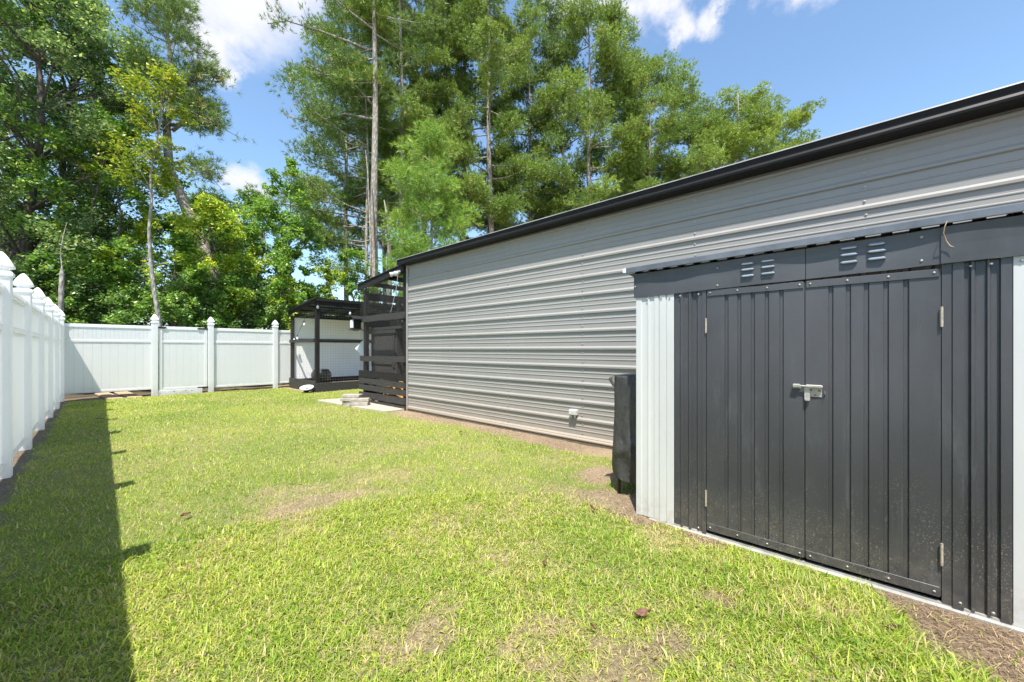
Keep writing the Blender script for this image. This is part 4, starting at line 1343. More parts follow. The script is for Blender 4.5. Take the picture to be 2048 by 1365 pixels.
# leaning pale dish
b = MB(); b.lathe([(0.02, 0.0), (0.12, 0.008), (0.19, 0.05), (0.20, 0.075), (0.185, 0.07), (0.11, 0.025), (0.01, 0.016)], (0, 0, 0), 20)
dsh = b.build('feed_dish', M['greyplastic'], smooth=True)
dsh.location = (4.22, 11.62, 0.09); dsh.rotation_euler = (R(14), R(-12), 0); dsh.scale = (0.9, 0.9, 0.8)
setp(dsh, 'pale shallow feed dish leaning against the shelter base board', 'dish')
o = MB().tube([(4.20, 11.66, 0.0), (4.26, 11.62, 0.10)], [0.07, 0.05], 8).build('support_block', M['blackwood'])
setp(o, 'small dark block propping up the pale feed dish', 'block')

# ================================================================== FALLEN LEAVES
M['deadleaf'] = simple('dead_leaf_brown', (0.13, 0.060, 0.035), 0.7, var=0.5, scale=30)
def dead_leaf(x, y, z, s, rz, curl, label):
    vs = []; fs = []; n = 8
    for i in range(n + 1):
        t = i / n; w = math.sin(math.pi * (t ** 0.8)) * 0.33
        for k in (-1, -0.5, 0, 0.5, 1):
            ww = w * k * (1 + 0.15 * math.sin(9 * t + k * 3))
            vs.append(((t - 0.5) * s, ww * s, curl * s * (abs(k) ** 1.6 * 0.5 + (t - 0.5) ** 2 * 1.2) + 0.006 * math.sin(7 * t + 4 * k)))
    for i in range(n):
        for k in range(4): fs.append((i * 5 + k, i * 5 + k + 1, (i + 1) * 5 + k + 1, (i + 1) * 5 + k))
    o = MB().add(vs, fs).build('fallen_leaf', M['deadleaf'])
    o.location = (x, y, z); o.scale = (1, 0.62, 0.8); o.rotation_euler = (R(random.uniform(-14, 14)), R(random.uniform(-14, 14)), R(rz))
    setp(o, label, 'leaf', 'fallen leaves on the lawn')
def gpt(px, py):
    d = 948.0 / (py - 699); return at(px, d)
for (px, py, s, rz, cu, lab) in ((371, 1040, 0.085, 40, 0.16, 'brown fallen leaf on the open lawn, just right of the fence shadow'),
                                 (1285, 1243, 0.085, -35, 0.16, 'long curled reddish leaf in the grass in front of the shed doors'),
                                 (1786, 1268, 0.062, -60, 0.10, 'flat brown leaf at the edge of the bare soil by the shed'),
                                 (1090, 1133, 0.045, 10, 0.15, 'small reddish leaf in the middle of the lawn'),
                                 (1187, 1027, 0.075, 80, 0.25, 'curled brown leaf in front of the covered rack'),
                                 (1186, 1268, 0.035, 80, 0.15, 'tiny brown leaf left of the long curled leaf'),
                                 (200, 842, 0.11, 30, 0.15, 'brown leaf in the fence shadow near the back fence'),
                                 (1413, 1152, 0.035, 30, 0.15, 'small red leaf near the foot of the left shed door'),
                                 (922, 870, 0.09, 30, 0.2, 'dark leaf at the lawn edge along the garage soil')):
    x, y = gpt(px, py)
    dead_leaf(x, y, float(ground_z(np.array([x]), np.array([y]))[0]) + 0.036, s, rz, cu, lab)


# ================================================================== GRASS
def make_grass():
    x0, x1, y0, y1 = -0.62, 7.2, -2.2, 13.68
    DM = 26000.0
    n = int((x1 - x0) * (y1 - y0) * DM)
    X = rng.uniform(x0, x1, n); Y = rng.uniform(y0, y1, n)
    D = np.hypot(X, Y)
    dens = np.interp(D, [0, 1.2, 2.6, 3.6, 6, 9, 14], [4000, 25000, 24000, 15000, 7800, 5200, 4400])
    s = soil_mask(X, Y); t = straw_mask(X, Y)
    tuft = fbm(X, Y, 14.0, 4, 3)
    behind = (Y < -0.1) & (np.hypot(X, Y) > 2.2) | (X < -0.3) & (Y < 0.5)
    keep = rng.random(n) < dens / DM * (1 - s) ** 1.5 * (1 - 0.55 * t) * (0.55 + 0.9 * tuft) * np.where(behind, 0.22, 1)
    keep |= (rng.random(n) < 0.010 * (s > 0.3) * (X > 1))
    slab = np.zeros(len(X), bool)
    for k_ in range(len(SLAB)):
        (ax_, ay_), (bx_, by_) = SLAB[k_], SLAB[(k_ + 1) % len(SLAB)]
        cr_ = ((ay_ > Y) != (by_ > Y)) & (X < (bx_ - ax_) * (Y - ay_) / ((by_ - ay_) or 1e-9) + ax_)
        slab ^= cr_
    keep &= ~((X > SX - 0.045) & (Y < 1.35) & (Y > -1.4)) & ~slab & ~((X > 4.2) & ((Y < 9.2) | (Y > 11.50)))
    X, Y, D, t, tuft, s = X[keep], Y[keep], D[keep], t[keep], tuft[keep], s[keep]
    n = len(X)
    Z = ground_z(X, Y)
    az = rng.uniform(0, 2 * np.pi, n)
    lush = sstep(-np.abs(X - 2.25) , -0.5, -0.1) * sstep(-Y, -1.0, -0.3)          # longer blades at the shed foot
    L = rng.gamma(9, 1 / 9, n) * (0.031 + 0.022 * (tuft - 0.4) + 0.034 * lush) * (1 - 0.25 * t)
    L *= np.interp(D, [0, 5, 12], [1, 1.0, 1.0])
    lean = rng.uniform(0.6, 2.3, n)
    W = np.interp(D, [0, 2, 5, 9, 14], [0.0034, 0.0038, 0.0060, 0.0095, 0.0135]) * rng.uniform(0.7, 1.35, n)
    c, sn = np.cos(az), np.sin(az)
    base = np.stack([X, Y, Z - 0.004], 1)
    side = np.stack([-sn, c, np.zeros(n)], 1) * (W / 2)[:, None]
    fw = np.stack([c, sn, np.zeros(n)], 1)
    m = base + fw * (L * 0.40 * np.sin(lean * 0.55))[:, None]; m[:, 2] += L * 0.52 * np.cos(lean * 0.55)
    tip = m + fw * (L * 0.62 * np.sin(lean * 1.15))[:, None]; tip[:, 2] += L * 0.55 * np.cos(lean * 1.15)
    # colours
    g0 = np.array([0.185, 0.305, 0.036]); g1 = np.array([0.330, 0.450, 0.050]); ye = np.array([0.58, 0.59, 0.115]); st = np.array([0.58, 0.49, 0.25])
    a = rng.random(n); big = fbm(X, Y, 0.9, 21, 3)
    k = np.clip(0.35 + (a - 0.5) * 0.9 + (big - 0.5) * 1.2, 0, 1)[:, None]
    C = g0 * (1 - k) + g1 * k
    py = np.clip(0.30 + 0.9 * (big - 0.45) + 0.35 * t, 0, 1); sel = (rng.random(n) < py)[:, None]
    C = np.where(sel, C * 0.35 + ye * 0.65, C)
    ps = 0.12 + 0.42 * t + 0.10 * (rng.random(n)) + 0.3 * s; sel = (rng.random(n) < ps)[:, None]
    C = np.where(sel, st * rng.uniform(0.7, 1.15, n)[:, None], C)
    C *= rng.uniform(0.82, 1.15, n)[:, None]
    broad = rng.random(n) < 0.05; side[broad] *= 2.3; L[broad] *= 0.8
    near = D < 3.3
    Vs, Ls, Ss, Ts, Cs = [], [], [], [], []
    off = 0; lo = 0
    i = np.where(near)[0]; q = len(i)
    V = np.stack([base[i] - side[i], base[i] + side[i], m[i] + side[i] * 0.85, m[i] - side[i] * 0.85, tip[i]], 1).reshape(-1, 3)
    idx = (np.arange(q) * 5)[:, None]
    lp = np.concatenate([idx + np.array([0, 1, 2, 3]), idx + np.array([3, 2, 4])], 1).ravel()
    stt = np.stack([np.arange(q) * 7, np.arange(q) * 7 + 4], 1).ravel(); tt = np.tile([4, 3], q)
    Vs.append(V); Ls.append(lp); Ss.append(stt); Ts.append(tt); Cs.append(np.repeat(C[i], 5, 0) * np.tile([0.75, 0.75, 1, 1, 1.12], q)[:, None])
    off += len(V); lo += len(lp)
    i = np.where(~near)[0]; q = len(i)
    V = np.stack([base[i] - side[i], base[i] + side[i], tip[i]], 1).reshape(-1, 3)
    Vs.append(V); Ls.append(np.arange(q * 3) + off); Ss.append(np.arange(q) * 3 + lo); Ts.append(np.full(q, 3)); Cs.append(np.repeat(C[i], 3, 0))
    me = np_mesh('grass', np.concatenate(Vs), np.concatenate(Ls), np.concatenate(Ss), np.concatenate(Ts), M['blade'], np.concatenate(Cs))
    o = bpy.data.objects.new('grass', me); col.objects.link(o)
    setp(o, 'bright green mown lawn with dry yellow patches', kind='stuff')
    print('grass blades', n)


make_grass()


def make_litter():
    """dry clippings and shreds of thatch on the bare earth"""
    n = 90000
    X = rng.uniform(-0.62, 4.28, n); Y = rng.uniform(-1.6, 13.6, n)
    D = np.hypot(X, Y)
    s = soil_mask(X, Y); t = straw_mask(X, Y)
    w = np.maximum(s * np.where(D < 4, 1, 0.5), t * 0.5)
    keep = (rng.random(n) < w) & ~((X > SX - 0.06) & (Y < 1.3))
    X, Y = X[keep], Y[keep]
    # more of it right in front of the shed foot
    m = 26000
    X2 = rng.uniform(1.5, SX - 0.055, m); Y2 = rng.uniform(-1.2, 1.6, m)
    k2 = rng.random(m) < soil_mask(X2, Y2)
    X = np.concatenate([X, X2[k2]]); Y = np.concatenate([Y, Y2[k2]])
    n = len(X); D = np.hypot(X, Y)
    az = rng.uniform(0, 2 * np.pi, n); L = rng.gamma(4, 0.25, n) * np.interp(D, [0, 4, 12], [0.022, 0.035, 0.05]); W = np.interp(D, [0, 3, 12], [0.0016, 0.003, 0.010])
    d = np.stack([np.cos(az), np.sin(az), rng.uniform(-0.3, 0.5, n)], 1) * L[:, None]
    sd = np.stack([-np.sin(az), np.cos(az), np.zeros(n)], 1) * (W / 2)[:, None]
    b = np.stack([X, Y, ground_z(X, Y) + rng.uniform(0.001, 0.012, n)], 1)
    V = np.stack([b - sd, b + sd, b + d], 1).reshape(-1, 3)
    C = np.array([0.37, 0.27, 0.17]) * (rng.uniform(0.2, 1.0, n) ** 1.3 * 1.45)[:, None]
    me = np_mesh('litter', V, np.arange(n * 3), np.arange(n) * 3, np.full(n, 3), M['straw'], np.repeat(C, 3, 0))
    o = bpy.data.objects.new('dry_litter', me); col.objects.link(o)
    setp(o, 'dry straw and clippings scattered over the bare soil', kind='stuff')


make_litter()

# ================================================================== TREES
def unit(n, m=None):
    v = rng.normal(size=(n, 3)); return v / np.linalg.norm(v, axis=1)[:, None]


def leaves_mesh(name, P, size, cols, up=0.6, narrow=0.5, droop=0.0):
    """one folded four-cornered leaf per point"""
    n = len(P)
    N = unit(n); N[:, 2] = np.abs(N[:, 2]) + up; N /= np.linalg.norm(N, axis=1)[:, None]
    A = np.cross(N, unit(n)); A[:, 2] -= droop; A /= np.linalg.norm(A, axis=1)[:, None]
    B = np.cross(N, A)
    s = (size * rng.uniform(0.65, 1.3, n))[:, None]
    V = np.stack([P - A * s * 0.5, P + B * s * narrow * 0.5 - N * s * 0.10, P + A * s * 0.5, P - B * s * narrow * 0.5 - N * s * 0.10], 1).reshape(-1, 3)
    i = (np.arange(n) * 4)[:, None]
    lp = np.concatenate([i + np.array([0, 1, 2]), i + np.array([0, 2, 3])], 1).ravel()
    return np_mesh(name, V, lp, np.arange(2 * n) * 3, np.full(2 * n, 3), M['leaf'], np.repeat(cols, 4, 0))


PAL = {
    'deep': ((0.079, 0.178, 0.042), (0.170, 0.296, 0.082), (0.364, 0.455, 0.160)),
    'mid': ((0.114, 0.239, 0.046), (0.216, 0.387, 0.082), (0.455, 0.569, 0.137)),
    'yellow': ((0.194, 0.330, 0.042), (0.387, 0.524, 0.064), (0.800, 0.751, 0.114)),
    'gold': ((0.14, 0.23, 0.03), (0.28, 0.36, 0.045), (0.48, 0.46, 0.08)),
    'grey': ((0.103, 0.194, 0.079), (0.216, 0.319, 0.148), (0.501, 0.592, 0.319)),
}


def broadleaf(px, d, H, Rr, n, pal, label, name='broadleaf_tree', base=0.25, lsize=0.10, cat='tree', group='trees behind the back fence', trunk_r=0.11, path=None, bark='barkdark', tall=1.0, clus=None, leafy=True, flat=0.88, narrow=0.55, xy=None):
    x, y = xy if xy else at(px, d)
    root = thing(name, label, cat, (x, y, 0), 0, group)
    rr = random.Random(int(px * 7 + d * 13 + H * 5))
    tr = MB()
    if path is None:
        path = [(0, 0, -0.1)]
        ax, ay = rr.uniform(-0.05, 0.05), rr.uniform(-0.05, 0.05)
        for k in range(1, 9):
            z = H * 0.88 * k / 8
            path.append((ax * z + 0.12 * math.sin(k * 1.3 + px), ay * z + 0.12 * math.cos(k * 1.7 + px), z))
    path = [Vector(p) for p in path]
    m = len(path)
    tr.tube(path, [trunk_r * (1 - 0.85 * i / (m - 1)) for i in range(m)], 8)
    # clump centres through an uneven ovoid
    nc = clus or max(14, int(n / 190))
    cz0 = H * base; C = []
    ph = [rr.uniform(0, 6.3) for _ in range(6)]
    while len(C) < nc:
        t = rr.random() ** 0.85
        z = cz0 + (H - cz0) * t
        prof = (math.sin(math.pi * min(1, (0.12 + 0.88 * t)) ** 1.15) ** 0.6) if tall >= 1 else (1 - t) ** 0.6 * 0.9 + 0.15
        a = rr.uniform(0, 2 * math.pi)
        lump = 1 + 0.22 * math.sin(2 * a + ph[0] + 3 * t) + 0.18 * math.sin(3 * a + ph[1] - 7 * t) + 0.15 * math.sin(9 * t + ph[2] + a)
        r = Rr * prof * lump * (rr.random() ** 0.45)
        k = min(m - 1, int(t * base + (base + t * (1 - base)) * (m - 1)))
        c = path[k]
        C.append(Vector((c.x * 0.9 + r * math.cos(a), c.y * 0.9 + r * math.sin(a), z)))
    # limbs to about half of them
    for c in C[:max(8, nc // 2)]:
        zz = max(0.15 * H, c.z - 0.5 - 0.55 * math.hypot(c.x, c.y) * rr.uniform(0.6, 1.2))
        k = min(m - 2, max(0, int(zz / (path[-1].z or 1) * (m - 1))))
        s = path[k].lerp(path[k + 1], 0.5)
        mid = s.lerp(c, 0.5) + Vector((rr.uniform(-0.2, 0.2), rr.uniform(-0.2, 0.2), rr.uniform(-0.05, 0.25)))
        r0 = trunk_r * 0.30 * (1 - 0.6 * k / m)
        tr.tube([s, mid, c], [r0, r0 * 0.6, r0 * 0.25], 5, caps=False)
    tr.build('trunk', M[bark], root, local=True, smooth=True)
    n = int(n * 1.35); lsize = lsize * 1.08
    Cn = np.array([tuple(c) for c in C])
    wgt = rng.uniform(0.5, 1.5, nc); wgt /= wgt.sum()
    ci = rng.choice(nc, n, p=wgt)
    rad = rng.uniform(0.28, 0.62, nc) * (Rr / 2.2) ** 0.5 * (1.15 if H > 5 else 0.95)
    u = unit(n) * (rng.random(n) ** 0.5)[:, None]
    # leaves gather in sprays inside each clump
    ns = 9
    sp = unit(nc * ns).reshape(nc, ns, 3) * (rng.random((nc, ns)) ** 0.5)[:, :, None]
    pick = sp[ci, rng.integers(0, ns, n)]
    P = pick * 0.85 + u * 0.42
    P[:, 2] *= flat
    P = Cn[ci] + P * rad[ci][:, None]
    c0, c1, c2 = (np.array(c) for c in PAL[pal])
    tone = rng.random(nc)[ci]
    k = np.clip(tone * 0.6 + rng.random(n) * 0.55 - 0.1, 0, 1)[:, None]
    cols = c0 * (1 - k) + c1 * k
    hi = (rng.random(n) < 0.15)[:, None]  # random share of leaves painted paler, as if lit
    cols = np.where(hi, c2, cols)
    me = leaves_mesh('crown', P, lsize, cols, narrow=narrow)
    cr = bpy.data.objects.new('crown', me); col.objects.link(cr); cr.parent = root
    return root


def needles_mesh(name, P, A, ln, cols, per=13, wid=0.013, spread=0.85):
    """tufts of thin needles at P pointing along A"""
    n = len(P)
    Pn = np.repeat(P, per, 0); An = np.repeat(A, per, 0)
    q = n * per
    Dn = An * 0.9 + unit(q) * spread; Dn /= np.linalg.norm(Dn, axis=1)[:, None]
    L = np.repeat(ln, per) * rng.uniform(0.75, 1.15, q)
    S = np.cross(Dn, unit(q)); S /= np.linalg.norm(S, axis=1)[:, None]
    base = Pn - An * (rng.random(q) * 0.12)[:, None]
    tipp = base + Dn * L[:, None]; tipp[:, 2] -= L * 0.02
    V = np.stack([base - S * wid / 2, base + S * wid / 2, tipp], 1).reshape(-1, 3)
    C = np.repeat(np.repeat(cols, per, 0) * rng.uniform(0.85, 1.15, q)[:, None], 3, 0)
    return np_mesh(name, V, np.arange(q * 3), np.arange(q) * 3, np.full(q, 3), M['needle'], C)


PPAL = {'pine': ((0.110, 0.195, 0.045), (0.255, 0.365, 0.075), (0.45, 0.36, 0.10)),
        'bright': ((0.155, 0.290, 0.045), (0.330, 0.480, 0.070), (0.52, 0.45, 0.10)),
        'dark': ((0.080, 0.150, 0.042), (0.180, 0.275, 0.065), (0.34, 0.32, 0.10))}


def pine(px, d, H, cb, Rr, ntuft, label, pal='pine', trunk_r=0.2, path=None, group='pines behind the garage', side=None, nb=None, per=9, wid=0.040, ln=0.27, top=1.0, bark='bark', xy=None, upb=0.35, limbs=None):
    x, y = xy if xy else at(px, d)
    root = thing('pine_tree', label, 'pine tree', (x, y, 0), 0, group)
    rr = random.Random(int(px * 3 + d * 11 + H))
    if path is None:
        path = []
        ax, ay = rr.uniform(-0.012, 0.012), rr.uniform(-0.012, 0.012)
        for k in range(13):
            z = -0.1 + (H + 0.1) * k / 12
            path.append(Vector((ax * z + 0.04 * math.sin(k * 0.9 + px), ay * z + 0.04 * math.cos(k * 1.1 + px), z)))
    path = [Vector(p) for p in path]; m = len(path)
    tr = MB(); tr.tube(path, [trunk_r * (1 - 0.88 * (i / (m - 1)) ** 1.1) for i in range(m)], 9)
    zs = [p.z for p in path]
    def onpath(z):
        for k in range(m - 1):
            if zs[k] <= z <= zs[k + 1]: return path[k].lerp(path[k + 1], (z - zs[k]) / max(1e-6, zs[k + 1] - zs[k]))
        return path[-1].copy()
    nb = nb or int((H - cb) * 2.9)
    tips, dirs, wts = [], [], []
    clc, clr = [], []
    for i in range(nb):
        t = min(0.995, max(0.0, (i + rr.gauss(0.5, 0.9)) / nb))
        z = cb + (H - cb) * t
        a = rr.uniform(0, 2 * math.pi) if side is None or rr.random() < 0.35 else side + rr.uniform(-0.9, 0.9)
        prof = (min(1, 0.45 + 2.2 * t) * (1 - t) ** 0.55 * 1.12 + 0.10)
        Lb = Rr * prof * rr.uniform(0.55, 1.15)
        s = onpath(z)
        dirh = Vector((math.cos(a), math.sin(a), 0))
        rise = upb * (0.25 + 1.0 * t) + rr.gauss(0, 0.20)
        pts = [s, s + dirh * Lb * 0.35 + Vector((0, 0, Lb * rise * 0.12)), s + dirh * Lb * 0.7 + Vector((0, 0, Lb * rise * 0.42)), s + dirh * Lb + Vector((0, 0, Lb * rise * 0.95))]
        r0 = min(0.055, 0.012 * Lb + 0.012)
        tr.tube(pts, [r0, r0 * 0.75, r0 * 0.5, r0 * 0.25], 5, caps=False)
        for u in ((0.62, 0.98) if Lb > 1.6 else (0.9,)):
            seg = min(2, int(u * 3)); p = pts[seg].lerp(pts[seg + 1], u * 3 - seg)
            clc.append(p + Vector((rr.gauss(0, 0.15), rr.gauss(0, 0.15), rr.uniform(0.0, 0.25)))); clr.append(rr.uniform(0.45, 0.95) * (0.72 + 0.10 * Rr))
        ntw = max(3, int(Lb * 3.0))
        for j in range(ntw):
            u = 0.30 + 0.70 * (j + rr.random()) / ntw
            seg = min(2, int(u * 3)); p = pts[seg].lerp(pts[seg + 1], u * 3 - seg)
            lat = Vector((-dirh.y, dirh.x, 0)) * rr.choice((-1, 1)) * rr.uniform(0.3, 1.0) + dirh * rr.uniform(0.1, 0.8) + Vector((0, 0, rr.uniform(-0.05, 0.55)))
            lt = rr.uniform(0.25, 0.75) * (0.45 + 0.3 * Lb / 3) * 1.25
            q = p + lat.normalized() * lt
            tr.tube([p, q], [0.011, 0.006], 3, caps=False)
            tips.append(q); dirs.append((lat.normalized() + Vector((0, 0, 0.35))).normalized()); wts.append(1.0)
    for (lp, cnt) in (limbs or ()):
        lp = [Vector(q) for q in lp]
        tr.tube(lp, [trunk_r * 0.30 * (1 - 0.7 * i / (len(lp) - 1)) for i in range(len(lp))], 6)
        for j in range(cnt):
            u = (0.35 + 0.65 * rr.random()) * (len(lp) - 1); si = min(len(lp) - 2, int(u))
            p = lp[si].lerp(lp[si + 1], u - si)
            q0 = p + Vector((rr.gauss(0, 0.34), rr.gauss(0, 0.34), rr.gauss(0.1, 0.26)))
            tr.tube([p, q0], [0.016, 0.006], 3, caps=False)
            tips.append(q0); dirs.append((q0 - p).normalized()); wts.append(1.0)
    tr.build('trunk', M[bark], root, local=True, smooth=True)
    ntuft = int(ntuft * 2.15)
    T = np.array([tuple(p) for p in tips]); Dd = np.array([tuple(p) for p in dirs]); nt_ = len(T)
    ci = rng.integers(0, nt_, ntuft)
    off = rng.normal(size=(ntuft, 3)) * np.array([0.17, 0.17, 0.12])
    back = rng.random(ntuft)[:, None] * 0.30
    P = T[ci] + off - Dd[ci] * back
    A = Dd[ci] + rng.normal(size=(ntuft, 3)) * 0.45; A[:, 2] += 0.25; A /= np.linalg.norm(A, axis=1)[:, None]
    c0, c1, c2 = (np.array(c) for c in PPAL[pal])
    k = np.clip(rng.random(nt_)[ci] * 0.6 + rng.random(ntuft) * 0.5, 0, 1)[:, None]
    cols = c0 * (1 - k) + c1 * k
    cols = np.where((rng.random(ntuft) < 0.03)[:, None], c2, cols)
    # three tufts in five gather into rounded boughs, needles pointing outwards
    nb_ = int(ntuft * 0.64)
    CC = np.array([tuple(c) for c in clc]); CR = np.array(clr)
    w_ = CR ** 2; w_ /= w_.sum()
    bi = rng.choice(len(CC), nb_, p=w_)
    dv = unit(nb_); dv[:, 2] = dv[:, 2] * 0.9 + 0.28; dv /= np.linalg.norm(dv, axis=1)[:, None]
    P[:nb_] = CC[bi] + dv * (CR[bi] * rng.uniform(0.45, 1.15, nb_))[:, None] * np.array([1, 1, 0.62])
    A[:nb_] = dv + rng.normal(size=(nb_, 3)) * 0.25 + np.array([0, 0, 0.25]); A[:nb_] /= np.linalg.norm(A[:nb_], axis=1)[:, None]
    tb_ = rng.random(len(CC))[bi][:, None] * 0.75 + rng.random(nb_)[:, None] * 0.3
    cols[:nb_] = c0 * (1 - tb_) + c1 * tb_
    me = needles_mesh('crown', P, A, np.full(ntuft, ln), cols, per, wid)
    cr = bpy.data.objects.new('crown', me); col.objects.link(cr); cr.parent = root
    return root


def ztop(py, d): return zat(py, d)

LFT = math.atan2(-(-0.736), -0.677)          # direction towards picture left, in world axes
LFT = math.atan2(0.736, -0.677)
def lim(px0, d, pts):
    x0_, y0_ = at(px0, d); r = []
    for (qx, qy) in pts:
        a, c = at(qx, d); r.append((a - x0_, c - y0_, zat(qy, d)))
    return r
# ---- pines behind the garage: five built ones, the others are copies of them turned, scaled and tinted
TR = {'pine': (1.22, 1.16, 1.0, 1), 'bright': (1.42, 1.28, 1.0, 1), 'dark': (0.85, 0.82, 0.80, 1)}
PR = []
def proto(px, d, H, pal, label, **k):
    r = pine(px, d, H, k.pop('cb'), k.pop('R'), k.pop('n'), label, **k)
    for c in r.children:
        if c.name.startswith('crown'): c.color = TR[pal]
    PR.append((r, H)); return r
def copy_pine(k, px, d, H, pal, label, rz, wide=1.0):
    src, H0 = PR[k]
    r = src.copy(); col.objects.link(r)
    x, y = at(px, d); r.location = (x, y, 0); r.rotation_euler = (0, 0, R(rz)); q = H / H0; r.scale = (q * wide, q * wide, q)
    r['label'] = label
    for ch in list(src.children):
        c = ch.copy(); col.objects.link(c); c.parent = r
        if c.name.startswith('crown'): c.color = TR[pal]
    return r
K = dict(per=13, wid=0.025, ln=0.20)
pine(750, 20.4, 27.0, 12.5, 3.4, 1500, 'tallest pine with a long bare straight pale trunk, beside the chicken run', side=LFT, trunk_r=0.24, nb=22, per=14, wid=0.018, ln=0.22, limbs=((lim(750, 20.4, [(750, 105), (700, 85), (640, 62), (575, 42), (535, 48)]), 26), (lim(750, 20.4, [(750, 215), (700, 160), (655, 150), (610, 125)]), 30), (lim(750, 20.4, [(750, 240), (690, 228), (630, 245), (580, 235)]), 26)))
proto(985, 25, 25.5, 'pine', 'dense tall pine above the middle of the garage roof, bright at its top', cb=8.5, R=4.4, n=7600, trunk_r=0.24, **K)
proto(806, 23, 27.0, 'pine', 'tall pine second to the right of the bare-trunked pine', cb=8.5, R=3.9, n=7000, trunk_r=0.20, **K)
proto(1180, 26, ztop(18, 26), 'pine', 'pine with a rounded top, right of the slim pine', cb=7.5, R=4.3, n=7400, trunk_r=0.22, **K)
proto(1482, 27, ztop(180, 27), 'bright', 'broad green pine near the right end of the row', cb=3.5, R=4.1, n=7200, trunk_r=0.18, **K)
pine(862, 16.5, ztop(285, 16.5), 3.2, 2.0, 2600, 'bright green young pine in front of the tall ones, over the garage corner', pal='bright', trunk_r=0.10, nb=34, ln=0.21, wid=0.014, per=14)
pine(736, 21.5, 17.5, 5.0, 4.2, 2500, 'leafy pine just behind the bare-trunked one, branches reaching left', side=LFT, trunk_r=0.13, per=14, wid=0.018, ln=0.22)
for a in ((1, 692, 26, 25.0, 'pine', 'pine with a thin trunk, left of centre among the tall pines', 80, 0.95),
          (0, 846, 27, 30.0, 'pine', 'tall pine behind the bright young pine', 200, 0.85),
          (2, 925, 28, 30.0, 'dark', 'dark-trunked tall pine right of the bright young pine', 130, 0.9),
          (1, 1062, 28, ztop(12, 28), 'pine', 'narrow tall pine with its tip touching the top of the view', 290, 0.9),
          (0, 1130, 29, ztop(25, 29), 'dark', 'slim dark pine between the narrow one and the round-topped one', 45, 0.8),
          (1, 1245, 28, ztop(55, 28), 'pine', 'pine whose top is just below the large white cloud', 160, 1.0),
          (0, 1305, 27, ztop(125, 27), 'pine', 'full pine on the right shoulder of the pine group', 310, 1.1),
          (3, 1385, 29, ztop(160, 29), 'pine', 'pine stepping down towards the right of the group', 100, 1.0),
          (3, 1562, 30, ztop(245, 30), 'bright', 'lowest pine at the right end of the row, against the roof edge', 250, 1.1),
          (3, 1435, 33, ztop(205, 33), 'dark', 'dark pine in the dip before the right end of the row', 20, 0.9),
          (3, 1090, 34, 17.0, 'dark', 'dark pine low behind the others at the middle of the row', 60, 1.2),
          (3, 980, 35, 15.0, 'dark', 'dark low pine behind the dense tall pine', 150, 1.2),
          (3, 1250, 36, 17.0, 'dark', 'dark low pine behind the right shoulder of the group', 320, 1.2),
          (2, 770, 32, 22.0, 'dark', 'dark pine far behind the bare-trunked tall pine', 320, 1.0)):
    copy_pine(*a)

# ---- leaning pine on the left
lx, ly = at(405, 14.2)
def lp(px, py, d=14.2):
    x, y = at(px, d); return (x - lx, y - ly, zat(py, d))
LP = [(0.9, 0.2, -0.1), lp(425, 560), lp(405, 485), lp(365, 400), lp(338, 335), lp(333, 250), lp(345, 190), lp(340, 110), lp(330, 40), lp(322, -30)]
pine(405, 14.2, zat(-30, 14.2), 8.9, 1.5, 1500, 'leaning pine with a kinked grey trunk standing above the broadleaf trees on the left', path=LP, trunk_r=0.22, group=None, nb=24, pal='pine', ln=0.22, wid=0.014, per=14,
     limbs=(((lp(338, 280)), 0) if False else ([lp(345, 262), lp(368, 245), lp(386, 215), lp(388, 170), lp(410, 140)], 60), ([lp(340, 330), lp(372, 322), lp(400, 335), lp(425, 355)], 42),
            ([lp(338, 250), lp(370, 250), lp(410, 245), lp(440, 250)], 50), ([lp(360, 190), lp(400, 140), lp(430, 150)], 40)), upb=0.55)
pine(470, 30, ztop(415, 30), 2.5, 3.6, 1800, 'distant pine low behind the yellow-green tree', pal='dark', trunk_r=0.16, group=None)
pine(425, 27, ztop(385, 27), 2.5, 3.2, 1800, 'distant pine behind the leaning trunk', pal='dark', trunk_r=0.16, group=None)

# ---- broadleaf trees on the left
broadleaf(-90, 10.2, 12.5, 3.0, 9000, 'deep', 'dense dark oak beyond the left fence, cut by the picture edge', base=0.10, trunk_r=0.17)
broadleaf(45, 11.2, 13.5, 2.7, 32000, 'grey', 'tall oak with grey-green glossy leaves, leftmost behind the back fence', base=0.14, trunk_r=0.19)
broadleaf(130, 13.2, 13.5, 2.5, 24000, 'grey', 'tall oak second from the left with its top beyond the view', base=0.16, trunk_r=0.18)
broadleaf(190, 13.4, 12.0, 1.7, 13000, 'deep', 'dark tree between the tall oaks and the leaning pine', base=0.2, trunk_r=0.15)
broadleaf(180, 11.8, 8.2, 1.6, 9000, 'mid', 'mid-green tree low in front of the tall oaks', base=0.2, trunk_r=0.09)
def bp(px, py, d=10.9):
    x, y = at(px, d); x0_, y0_ = at(322, 10.9); return (x - x0_, y - y0_, zat(py, d))
broadleaf(322, 10.9, 8.9, 0.95, 3200, 'gold', 'slender tree with a pale winding trunk and yellow-green top', base=0.62, trunk_r=0.062, bark='barkpale',
          path=[(0.05, 0, -0.1), bp(318, 640), bp(308, 580), bp(301, 520), bp(298, 460), bp(303, 405), bp(301, 350), bp(310, 300), bp(322, 240), bp(330, 180)], lsize=0.095, clus=64)
broadleaf(245, 12.4, 8.2, 1.2, 6500, 'yellow', 'yellow-green tree left of the leaning pine', base=0.3, trunk_r=0.08)
broadleaf(350, 12.2, 4.7, 1.3, 6500, 'mid', 'leafy tree in front of the leaning trunk', base=0.15, trunk_r=0.07)
broadleaf(440, 13.0, ztop(410, 13.0), 1.5, 9500, 'yellow', 'yellow-green sapling with drooping leaves behind the gate', base=0.2, trunk_r=0.06, narrow=0.4, lsize=0.12)
